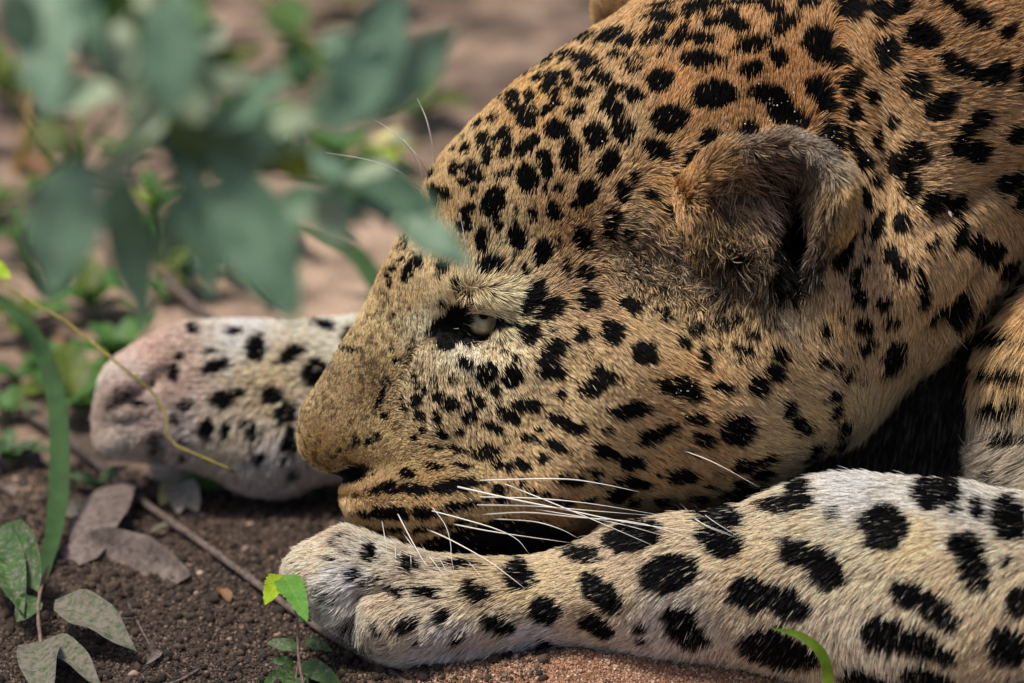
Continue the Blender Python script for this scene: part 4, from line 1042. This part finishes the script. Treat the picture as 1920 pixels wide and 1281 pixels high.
STEMB = bark_material("seedling_stem", (0.14, 0.09, 0.07), (0.26, 0.18, 0.14))

CAMV = Vector(dir_world([0, 0, 1])); UPV = Vector((0, 0, 1))
def leaf_mesh(base, tip, width, face=None, fold=0.18, droop=0.08, kind='oval', bite=None, twist=0.0, nseg=14):
    """a leaf blade from base to tip; width in metres; face = the way its upper side looks"""
    base = Vector(base); tip = Vector(tip); a = tip - base; L_ = a.length; a_n = a.normalized()
    face = Vector(face or (CAMV + UPV * 0.5)).normalized()
    side = a_n.cross(face)
    if side.length < 1e-3: side = a_n.cross(Vector((1, 0.2, 0)))
    side.normalize(); nrm_ = side.cross(a_n).normalized()
    vs, fs, uv = [], [], []
    cr = [-1, -0.55, 0, 0.55, 1]
    for i in range(nseg + 1):
        t = i / nseg
        if kind == 'blade': w = (0.35 + 0.65 * math.sin(math.pi * min(t * 1.4 + 0.05, 0.5))) * (1 - t ** 3.2)
        elif kind == 'lance': w = math.sin(math.pi * t ** 0.85) ** 0.9
        else: w = math.sin(math.pi * min(1, t ** 0.72)) ** 0.75 if t < 1 else 0
        w = max(w, 0.02)
        if kind == 'serrate':
            w *= 1.0 + 0.09 * (1 if i % 2 else -1)
        c = base + a * t + nrm_ * (droop * L_ * 4 * t * (1 - t))
        tw = twist * t
        s2 = side * math.cos(tw) + nrm_ * math.sin(tw); n2_ = nrm_ * math.cos(tw) - side * math.sin(tw)
        for u_ in cr:
            ww = w * width * 0.5
            if bite and u_ > 0.2 and bite[0] < t < bite[1]: ww *= bite[2]
            ripple = 0.05 * width * math.sin(t * 17 + u_ * 3)
            vs.append(c + s2 * (u_ * ww) + n2_ * (abs(u_) * fold * ww * 1.2 + ripple * abs(u_)))
            uv.append((u_, t, 0))
    for i in range(nseg):
        for k in range(4):
            fs.append((i * 5 + k, i * 5 + k + 1, (i + 1) * 5 + k + 1, (i + 1) * 5 + k))
    me = py_mesh("leaf", vs, fs)
    at2 = me.attributes.new("leaf_uv", 'FLOAT_VECTOR', 'POINT')
    at2.data.foreach_set("vector", np.array(uv, np.float32).ravel())
    return me
def kz(z): return (DIST - z) / DIST * SC
def leaf_part(parent, b, t, w, mat, name="leaf", **kw):
    """b, t = (px, py, z); w in picture units"""
    me = leaf_mesh(P(*b), P(*t), w * kz((b[2] + t[2]) / 2), **kw)
    return link_mesh(name, me, LM[mat], parent)
def stem_part(parent, pts_, r0, r1, mat, name="stem", n=16, world_pts=False):
    c = spline([tuple(q) if world_pts else tuple(P(*q)) for q in pts_], n)
    rad_ = [(r0 + (r1 - r0) * i / (n - 1)) * SC * (1 + 0.12 * math.sin(i * 2.3)) for i in range(n)]
    vs, fs = tube(c, rad_, 7)
    return link_mesh(name, py_mesh(name, vs, fs), mat, parent)

# --- the shrub between the camera and the leopard: out of focus
ZF = 2800
sb = P(-420, 1500, ZF); sb.z = float(ground_h(sb.x, sb.y))
shrub = empty("shrub", sb)
tag(shrub, "grey green leafy shrub hanging blurred in front of the leopard's forehead", "shrub")
stem_part(shrub, [tuple(sb), tuple(P(-300, 500, ZF)), tuple(P(-60, -60, ZF)), tuple(P(200, -120, ZF)), tuple(P(420, -60, ZF))], 22, 10, BARK, n=24, world_pts=True)
stem_part(shrub, [(200,-120,ZF),(260,60,ZF - 60),(300,220,ZF - 100),(390,300,ZF - 150)], 9, 5, STEM)
stem_part(shrub, [(300,220,ZF - 100),(480,300,ZF - 200),(620,340,ZF - 400),(760,400,ZF - 650)], 6, 4, STEM)
stem_part(shrub, [(420,-60,ZF),(560,60,ZF),(640,200,ZF)], 8, 5, STEM)
FL = [((95,-60),(92,225),125,'teal',0),((20,-40),(60,120),80,'teal',100),((150,-40),(190,140),70,'tealdark',-100),
 ((150,290),(95,560),145,'teal',0),((215,300),(275,625),95,'tealdark',-200),((350,300),(395,570),105,'teal',-150),((420,300),(560,610),150,'tealdark',-100),((470,310),(530,580),80,'teal',-250),
 ((620,260),(760,-40),120,'teal',0),((640,240),(865,40),110,'teal',-50),((590,250),(620,150),60,'teal',-200),
 ((320,220),(330,-60),120,'teal',0),((290,200),(240,150),90,'pale',-60),((310,230),(240,240),90,'pale',-60),((340,200),(420,150),70,'pale',-80),((400,240),(560,130),110,'teal',-100),((380,260),(470,340),90,'teal',-160),((330,120),(250,60),80,'olive',-200),
 ((600,340),(830,390),110,'tealdark',-500),((740,400),(885,505),80,'teal',-650),((690,360),(730,430),60,'teal',-600),((560,330),(640,300),80,'teal',-400),((650,330),(740,310),66,'pale',-500),((420,200),(380,80),70,'teal',-60),((480,240),(600,220),66,'pale',-200),
 ((180,90),(260,180),70,'teal',-90),((60,230),(160,300),60,'olive',-200)]
for i, (b, t, w, mt, dz) in enumerate(FL):
    rr_ = random.Random(i)
    z0_ = ZF + dz
    leaf_part(shrub, (*b, z0_), (*t, z0_ + rr_.uniform(-90, 120)), w, mt, kind='lance', fold=0.22, droop=0.05 * rr_.uniform(-1, 1), twist=rr_.uniform(-0.5, 0.5),
              face=tuple(CAMV + UPV * 0.7 + Vector((rr_.uniform(-.6, .6), 0, rr_.uniform(-.3, .5)))))

rs = random.Random(77)
hubs = [(300,220,-100),(390,300,-150),(480,300,-200),(260,60,-60),(330,120,-80),(560,60,-30),(620,340,-400),(430,240,-150),(240,180,-90)]
for i in range(38):
    hx, hy, hz = hubs[i % len(hubs)]
    g = rs.uniform(0, 6.28); l_ = rs.uniform(90, 210)
    bx_, by_ = hx + rs.uniform(-70, 70), hy + rs.uniform(-60, 60)
    tx_, ty_ = bx_ + math.cos(g) * l_, by_ + math.sin(g) * l_ * 0.8
    if tx_ > 760 or ty_ > 560: tx_, ty_ = bx_ - 80, by_ - 60
    z0_ = ZF + hz + rs.uniform(-160, 60)
    leaf_part(shrub, (bx_, by_, z0_), (tx_, ty_, z0_ + rs.uniform(-80, 80)), rs.uniform(50, 105), rs.choice(['teal', 'tealdark', 'green', 'olive', 'pale', 'pale', 'teal', 'lime', 'green', 'fresh']), kind='lance', fold=0.25, droop=rs.uniform(-.05, .08), twist=rs.uniform(-.6, .6),
              face=tuple(CAMV * rs.uniform(.3, 1) + UPV * rs.uniform(.2, 1) + Vector((rs.uniform(-.8, .8), 0, 0))))

# --- named near plants and litter, read off the photograph
def gpt(px_, py_, h=0.0):
    """point h units over the ground, seen at a picture point"""
    return on_ground(px_, py_, h)
def gleaf(parent, b, t, w, mat, hb=4, ht=4, name="leaf", **kw):
    pb, pt = gpt(*b, hb), gpt(*t, ht)
    k = ((pb + pt) * 0.5 - cam.location).length / (DIST * SC) * SC
    return link_mesh(name, leaf_mesh(pb, pt, w * k, **kw), LM[mat], parent)

def single_leaf(name, label, b, t, w, mat, hb=4, ht=4, cat="leaf", **kw):
    o = gleaf(None, b, t, w, mat, hb, ht, name=name, **kw)
    return tag(o, label, cat)
single_leaf("dead_leaf", "grey brown dead leaf with a curled torn edge beside the long twig", (112,1030), (362,1080), 130, 'dead', 12, 14, cat="dead leaf", droop=-0.10, fold=0.4, kind='lance', bite=(0.38, 0.78, 0.25), face=(0.1, -0.9, 0.8), nseg=30)
single_leaf("dead_leaf", "narrow grey dead leaf standing between grass blade and long twig", (150,1060), (255,900), 92, 'dead', 8, 20, cat="dead leaf", droop=0.1, fold=-0.2, face=(-0.2, -0.8, 1))
single_leaf("fallen_leaf", "pale dusty leaf lying flat behind the thick grass blade", (115,965), (190,950), 42, 'dusty', 6, 10, cat="fallen leaf", face=(0, -0.5, 1))

def seedling(name, label, stem_pts, leaves, mat_stem=STEMB, r=(5, 3), cat="seedling"):
    """stem_pts: (px, py, height over ground); leaves: (base xy h, tip xy h, w, mat, kw)"""
    w = [gpt(*q) for q in stem_pts]
    root_ = w[0].copy(); root_.z = float(ground_h(root_.x, root_.y))
    e = empty(name, root_); tag(e, label, cat)
    stem_part(e, [tuple(root_ + Vector((0, 0, -0.002)))] + [tuple(q) for q in w], r[0], r[1], mat_stem, world_pts=True)
    for (b, t, wd, mt, kw) in leaves:
        o = gleaf(e, b[:2], t[:2], wd, mt, b[2], t[2], **kw)
    return e
seedling("seedling", "seedling with four dusty leaves at the lower left corner",
    [(88,1280,2),(76,1200,22),(72,1130,60),(90,1060,70)],
    [((105,1125,60),(255,1224,30),84,'dusty',dict(droop=0.09,kind='lance',fold=0.4,twist=0.5)), ((72,1205,22),(92,1330,4),84,'dusty',dict(droop=0.1,kind='lance',fold=0.35,twist=-.4)), ((84,1200,22),(194,1300,4),60,'dusty',dict(droop=0.1,kind='lance',fold=0.4,twist=0.6)),
     ((72,1110,60),(8,985,90),78,'dustyless',dict(droop=0.12,kind='lance',fold=0.4,twist=.4)), ((70,1120,60),(30,1168,40),50,'dustyless',dict(kind='lance',fold=0.3)), ((-24,990,90),(44,1155,50),84,'dustyless',dict(kind='lance',fold=0.35,twist=.3,droop=.08))])
seedling("seedling", "sprig with a bright lime leaf and a toothed green leaf before the near paw",
    [(575,1310,2),(560,1235,60),(556,1150,130),(534,1088,175)],
    [((530,1080,176),(577,1168,190),50,'fresh',dict(kind='serrate', nseg=22, droop=0.06)), ((532,1080,176),(496,1136,180),44,'lime',dict(kind='serrate', nseg=22, droop=0.08))],
    r=(3.5, 2.2))
seedling("seedling", "small weed with sprinkled green leaves beneath the near paw",
    [(548,1330,0),(556,1262,14),(560,1240,20)],
    [((572,1200,30),(624,1222,26),24,'dustyless',dict()),((560,1215,26),(500,1205,26),26,'dustyless',dict()),((552,1245,20),(505,1240,24),22,'dustyless',dict()),((556,1260,12),(490,1290,6),40,'dustyless',dict()),((562,1245,16),(650,1300,6),42,'dustyless',dict()),((556,1270,10),(560,1330,4),44,'dustyless',dict()),((556,1160,80),(585,1165,90),14,'dustyless',dict())],
    r=(3, 2))
seedling("seedling", "soil caked seedling with white and yellow edged leaves by the far paw",
    [(262,945,2),(300,925,14),(335,905,24)],
    [((335,905,24),(280,868,40),46,'white',dict()),((335,905,26),(372,960,10),52,'white',dict()),((338,905,24),(412,912,26),36,'green',dict()),((330,905,22),(300,950,8),40,'cream',dict()),((340,900,24),(365,870,42),40,'white',dict()),((335,910,20),(335,965,4),46,'white',dict())],
    r=(4, 3))
seedling("vine", "thin yellow tendril crossing in front of the far paw",
    [(-40,515,430),(40,560,410),(120,600,385),(230,690,340),(292,742,290),(314,790,250),(318,828,215),(400,866,190),(440,885,165)],
    [((-30,500,430),(22,524,432),38,'lime',dict())], mat_stem=VINE, r=(3.2, 2.4), cat="vine")

def twig(label, pts_, r0, r1, mat=BARK, n=22, side=()):
    w = [gpt(*q) for q in pts_]
    e = empty("twig", w[0]); tag(e, label, "twig")
    stem_part(e, [tuple(q) for q in w], r0, r1, mat, name="stem", n=n, world_pts=True)
    for s_ in side:
        stem_part(e, [tuple(gpt(*q)) for q in s_], r1 * 0.8, r1 * 0.4, mat, name="side_shoot", n=8, world_pts=True)
    return e
twig("long grey brown twig lying slantwise from the left edge to the near paw", [(-60,700,30),(0,745,28),(110,812,26),(180,868,22),(260,935,22),(380,1020,18),(500,1108,16),(600,1180,12),(700,1240,10),(790,1300,8)], 9.5, 6.5, n=40,
     side=[[(258,935,22),(300,915,24),(340,890,20)],[(258,935,22),(242,950,20),(238,975,6)]])
twig("thin brown twig arching behind the yellow tendril", [(150,800,6),(190,770,30),(330,870,30),(470,850,30),(560,820,10)], 3, 2.5)
twig("fallen grey twig in the grass above the far paw", [(310,520,60),(350,560,40),(400,600,12)], 11, 8)
twig("broken twig lying on soil at the bottom edge", [(300,1290,6),(340,1275,6),(372,1256,6)], 4, 3)

def blade(label, pts_, w, mat, cat="grass blade", ground_base=True, twist=0.3, hb=None):
    """a grass blade along (px, py, h) points"""
    P_ = [gpt(*q) for q in pts_]
    c = spline([tuple(q) for q in P_], 26)
    vs, fs, uv = [], [], []
    for i, q in enumerate(c):
        t = i / 25; q = Vector(q)
        tg_ = (Vector(c[min(i + 1, 25)]) - Vector(c[max(i - 1, 0)])).normalized()
        f_ = (CAMV + UPV * 0.3).normalized()
        sd = tg_.cross(f_).normalized(); nn = sd.cross(tg_)
        sd = sd * math.cos(twist * t) + nn * math.sin(twist * t)
        ww = w * SC * 0.5 * (0.55 + 0.45 * min(1, t * 4)) * (1 - t ** 4) + 0.0001
        for u_ in (-1, 0, 1):
            vs.append(q + sd * u_ * ww - nn * (0.25 * ww * (1 - abs(u_)))); uv.append((u_ * 0.9, t * 0.02, 0))
    for i in range(25):
        for k in range(2): fs.append((i * 3 + k, i * 3 + k + 1, i * 3 + k + 4, i * 3 + k + 3))
    me = py_mesh("grass_blade", vs, fs)
    a2 = me.attributes.new("leaf_uv", 'FLOAT_VECTOR', 'POINT'); a2.data.foreach_set("vector", np.array(uv, np.float32).ravel())
    e = empty("grass", P_[0]); tag(e, label, cat)
    link_mesh("grass_blade", me, LM[mat], e)
    return e
blade("broad dark green grass blade arching up at the left edge", [(80,1080,2),(104,980,60),(112,860,140),(104,740,220),(70,640,290),(10,570,330),(-60,520,350)], 40, 'grass')
blade("curved green grass blade ending behind the leopard's nose bridge", [(760,640,4),(715,548,60),(670,480,110),(610,440,140),(540,420,150)], 40, 'grass')
blade("short bright grass blade bent over the foreleg at the lower right", [(1548,1330,0),(1552,1270,110),(1540,1225,160),(1500,1192,195),(1446,1178,210)], 19, 'grasslime')

# --- background plants, grass and litter beyond the leopard, all standing on the ground
def low_plant(label, base, n, size, mats, seed, spread=1.0, height=60, name="broadleaf_plant", cat="plant", group=None):
    r_ = random.Random(seed)
    root_ = on_ground(*base)
    e = empty(name, root_); tag(e, label, cat, group)
    top = root_ + Vector((r_.uniform(-8, 8) * SC, r_.uniform(-8, 8) * SC, height * SC))
    stem_part(e, [tuple(root_ - Vector((0, 0, .002))), tuple((root_ + top) * 0.5 + Vector((4 * SC, 0, 0))), tuple(top)], 5, 3, STEM, n=8, world_pts=True)
    for i in range(n):
        g = i * 2.4 + r_.uniform(-.4, .4)
        f = 0.35 + 0.65 * (i + 1) / n
        b = root_.lerp(top, f)
        ln_ = size * r_.uniform(0.7, 1.15) * SC
        d = Vector((math.cos(g) * spread, math.sin(g) * spread, r_.uniform(0.05, 0.55))).normalized()
        me = leaf_mesh(b, b + d * ln_, ln_ * r_.uniform(0.42, 0.6), face=(d.x * -.4, d.y * -.4, 1), droop=r_.uniform(0.02, 0.12), fold=0.2, kind='lance', nseg=10)
        link_mesh("leaf", me, LM[r_.choice(mats)], e)
    return e
def grass_tuft(label, base, n, length, mats, seed, lean=(0, 0), name="grass_tuft"):
    r_ = random.Random(seed)
    root_ = on_ground(*base)
    e = empty(name, root_); tag(e, label, "grass")
    for i in range(n):
        g = r_.uniform(0, 6.28); ln_ = length * r_.uniform(0.6, 1.1) * SC
        b = root_ + Vector((math.cos(g), math.sin(g), 0)) * r_.uniform(0, 14) * SC
        d = Vector((math.cos(g) * .5 + lean[0], math.sin(g) * .5 + lean[1], r_.uniform(.6, 1.1))).normalized()
        me = leaf_mesh(b, b + d * ln_, 15 * SC * r_.uniform(.7, 1.4), face=tuple(CAMV + Vector((r_.uniform(-.5, .5), 0, .3))), droop=r_.uniform(0.04, 0.16), fold=0.25, kind='blade', nseg=12)
        link_mesh("grass_blade", me, LM[r_.choice(mats)], e)
    return e
GG = ['green', 'green', 'olive']
low_plant("green broadleaf plant left of the far paw, behind the arching grass blade", (150, 790), 9, 150, GG, 1, height=50)
low_plant("low green plant touching the toes of the far paw", (215, 690), 8, 120, GG, 2, height=40)
low_plant("small green plant at the left edge above the arching grass blade", (40, 640), 7, 120, ['green', 'olive'], 3, height=60)
low_plant("green plant midway between the shrub leaves and the far paw", (175, 600), 8, 130, GG, 4, height=60)
low_plant("dark olive plant standing behind the far foreleg", (330, 560), 7, 110, ['olive', 'tealdark'], 5, height=70)
low_plant("dark olive plant at the top left of the clearing", (240, 130), 8, 170, ['olive'], 6, height=110)
low_plant("olive plant at the left edge near the top", (20, 220), 7, 170, ['olive', 'tealdark'], 7, height=90)
low_plant("leafy green plant with one lime leaf behind the shrub", (300, 440), 8, 130, ['green', 'green', 'lime'], 8, height=80)
low_plant("low green plant in the middle distance left of the forehead", (640, 330), 8, 150, ['green', 'olive'], 9, height=60)
low_plant("dark green plant with a yellowing leaf just left of the forehead", (790, 235), 7, 130, ['olive', 'olive', 'green'], 10, height=50)
low_plant("yellowed pale plant behind the brow whiskers", (710, 320), 6, 95, ['cream', 'pale', 'lime'], 11, height=60)
low_plant("plant with grey green leaves behind the shrub's middle", (480, 300), 9, 150, ['teal', 'pale', 'green'], 12, height=80)
low_plant("yellow green plant at the top edge over the shrub", (660, 30), 6, 150, ['lime', 'olive'], 13, height=70)
low_plant("green weed half hidden under the thick grass blade's foot", (20, 880), 8, 90, ['green', 'dustyless'], 14, height=40)
low_plant("dusty weed between long twig and dead leaves", (180, 930), 5, 70, ['dusty', 'dustyless'], 15, height=30)
low_plant("small dusty plant at the left edge behind the long twig", (10, 790), 6, 90, ['dusty', 'green'], 16, height=30)
low_plant("grey green plant growing behind the far foreleg's wrist", (420, 520), 7, 110, ['tealdark', 'green'], 17, height=50)
low_plant("olive weed in the far upper left corner", (110, 60), 7, 170, ['olive', 'brown'], 18, height=90)
grass_tuft("tuft of bright grass leaning right behind the shrub", (420, 330), 7, 210, ['grasslime', 'grass'], 21, (.5, 0))
grass_tuft("tuft of fine grass between the shrub's hanging leaves", (330, 500), 6, 190, ['grass', 'grasslime'], 22, (.2, 0))
grass_tuft("sparse grass tuft near the left edge in the distance", (120, 330), 6, 230, ['grass', 'grasslime', 'straw'], 23)
grass_tuft("upright bright grass tuft left of the forehead", (560, 330), 6, 180, ['grasslime'], 24)
grass_tuft("grass tuft behind the yellow tendril", (110, 560), 7, 200, ['grass'], 25, (-.2, 0))
grass_tuft("dry straw coloured tuft at the far left", (30, 320), 5, 200, ['straw', 'grass'], 26, (.6, 0))
grass_tuft("short grass tuft behind the leopard's far foreleg", (520, 560), 6, 150, ['grass', 'grasslime'], 27, (-.3, 0))
twig("dark fallen stick lying across the far left ground", [(-40,275,14),(60,290,16),(160,330,14),(250,350,8)], 14, 9)
twig("dark stick at the upper left behind the shrub", [(130,40,20),(190,150,18),(215,200,10)], 10, 7)
twig("thin dry stick lying beyond the far paw at left", [(-20,480,30),(60,500,20),(130,520,12)], 8, 5)
single_leaf("fallen_leaf", "brown fallen leaf on the pale ground at the upper left", (40,300), (95,340), 60, 'brown', 6, 14, cat="fallen leaf", face=(0,-.4,1))
single_leaf("fallen_leaf", "straw yellow fallen leaf on the ground high in the left part", (200,100), (240,75), 40, 'straw', 10, 30, cat="fallen leaf", face=(0,-.6,1))
single_leaf("fallen_leaf", "brown leaf lying beyond the leopard's forehead", (640,90), (720,110), 60, 'brown', 6, 14, cat="fallen leaf", face=(0,-.4,1))
single_leaf("fallen_leaf", "grey dead leaf under the long twig's left end", (20,840), (80,870), 46, 'dead', 6, 12, cat="fallen leaf", face=(0,-.5,1))
single_leaf("fallen_leaf", "brown fallen leaf between the green plants and the far paw", (80,640), (130,680), 46, 'brown', 6, 14, cat="fallen leaf", face=(0,-.5,1))

def pebble(label, base, r, colr, seed, group=None):
    r_ = random.Random(seed)
    vs, fs = cap((0, 0, 0), (0, 0, 1), 1.0, 0, math.pi, 8, 12)
    out = []
    ph = [r_.uniform(0, 6) for _ in range(4)]
    for v in vs:
        k = 1 + .13 * math.sin(v.x * 3 + ph[0]) + .1 * math.sin(v.y * 4 + ph[1]) + .08 * math.sin(v.z * 5 + ph[2] + v.x * 4)
        out.append(Vector((v.x * k * 1.2, v.y * k, v.z * k * .7)) * r * SC)
    me = py_mesh("pebble", out, fs)
    m = bpy.data.materials.get("pebble_%d" % int(colr[0] * 1000)) or grain_material("pebble_%d" % int(colr[0] * 1000), [(0, colr), (1, colr)], .8)
    o = link_mesh("pebble", me, m); o.location = on_ground(*base); o.rotation_euler = (0, 0, r_.uniform(0, 6))
    return tag(o, label, "pebble", group)
PB = [((240,820),10,"pinkish pebble beside the far paw's toes"),((462,1030),9,"tan pebble beside the long twig's middle"),((520,1190),8,"small tan pebble under the lime leaf"),((610,1235),8,"reddish pebble below the near paw's toes"),((430,1200),6,"small pale pebble in the dark soil left of the lime leaf sprig"),
      ((375,1075),7,"pale pebble right of the curled dead leaf"),((365,1112),6,"tan pebble under the curled dead leaf's tip"),((250,1265),10,"pinkish pebble near the broken twig"),((30,900),9,"brown pebble at the left edge below the long twig"),((470,985),8,"brown pebble between far paw and near paw")]
for i, (b, r_, lb) in enumerate(PB):
    pebble(lb, b, r_, random.Random(i).choice([(0.30,.2,.15),(0.36,.25,.19),(0.42,.31,.26)]), i)

rs = random.Random(41)
extra = [(-10,420),(60,470),(250,470),(380,470),(90,380),(230,330),(420,420),(520,470),(160,720),(90,720),(30,730),(300,570)]
words = ["at the left edge level with the shrub's lowest leaves", "just below the first, nearer the tendril's start", "under the shrub's second hanging leaf", "under the shrub's third hanging leaf", "far left, level with the hanging leaves' stalks", "in the gap between the first two hanging leaves", "behind the big dark hanging leaf", "right of the big dark hanging leaf, on pale ground", "close to the arching grass blade's bend", "hidden by the arching grass blade", "left of the arching grass blade", "touching the top of the far paw's toes"]
for i, ((bx_, by_), wd_) in enumerate(zip(extra, words)):
    low_plant("small green weed " + wd_, (bx_, by_), rs.randint(5, 8), rs.uniform(70, 120), rs.choice([['green'], ['green', 'olive'], ['dustyless', 'green'], ['fresh', 'green']]), 60 + i, height=rs.uniform(20, 60), name="weed", cat="weed")
litter = [(30,930,"half in shadow left of the grass blade's foot"),(150,1180,"between the seedling and the curled dead leaf"),(200,1010,"under the long twig near the dead leaves"),(430,1130,"below the middle of the long twig"),(60,880,"behind the foot of the grass blade"),(330,990,"just below the soil caked seedling"),(460,930,"in the shadow under the far foreleg"),(300,1220,"on dark soil above the broken twig")]
for i, (bx_, by_, wd_) in enumerate(litter):
    g = rs.uniform(0, 6.28); l_ = rs.uniform(34, 62)
    single_leaf("fallen_leaf", "small dry leaf fragment " + wd_, (bx_, by_), (bx_ + math.cos(g) * l_, by_ + math.sin(g) * l_ * .5), rs.uniform(18, 30), rs.choice(['dead', 'brown', 'dead', 'dusty']), 5, 12, cat="fallen leaf", face=(rs.uniform(-.4, .4), -.5, 1), twist=rs.uniform(-1, 1), fold=.4, kind='lance')
twig("thin pale straw crossing the dark soil right of the seedling", [(180,1140,8),(230,1160,12),(300,1150,8)], 1.8, 1.2)
twig("short thin stick leaning below the curled dead leaf", [(240,1130,4),(270,1190,12),(285,1215,6)], 2.4, 1.6)
twig("hair thin rootlet lying between the two paws", [(430,1010,4),(480,1030,10),(530,1020,5)], 1.8, 1.2)
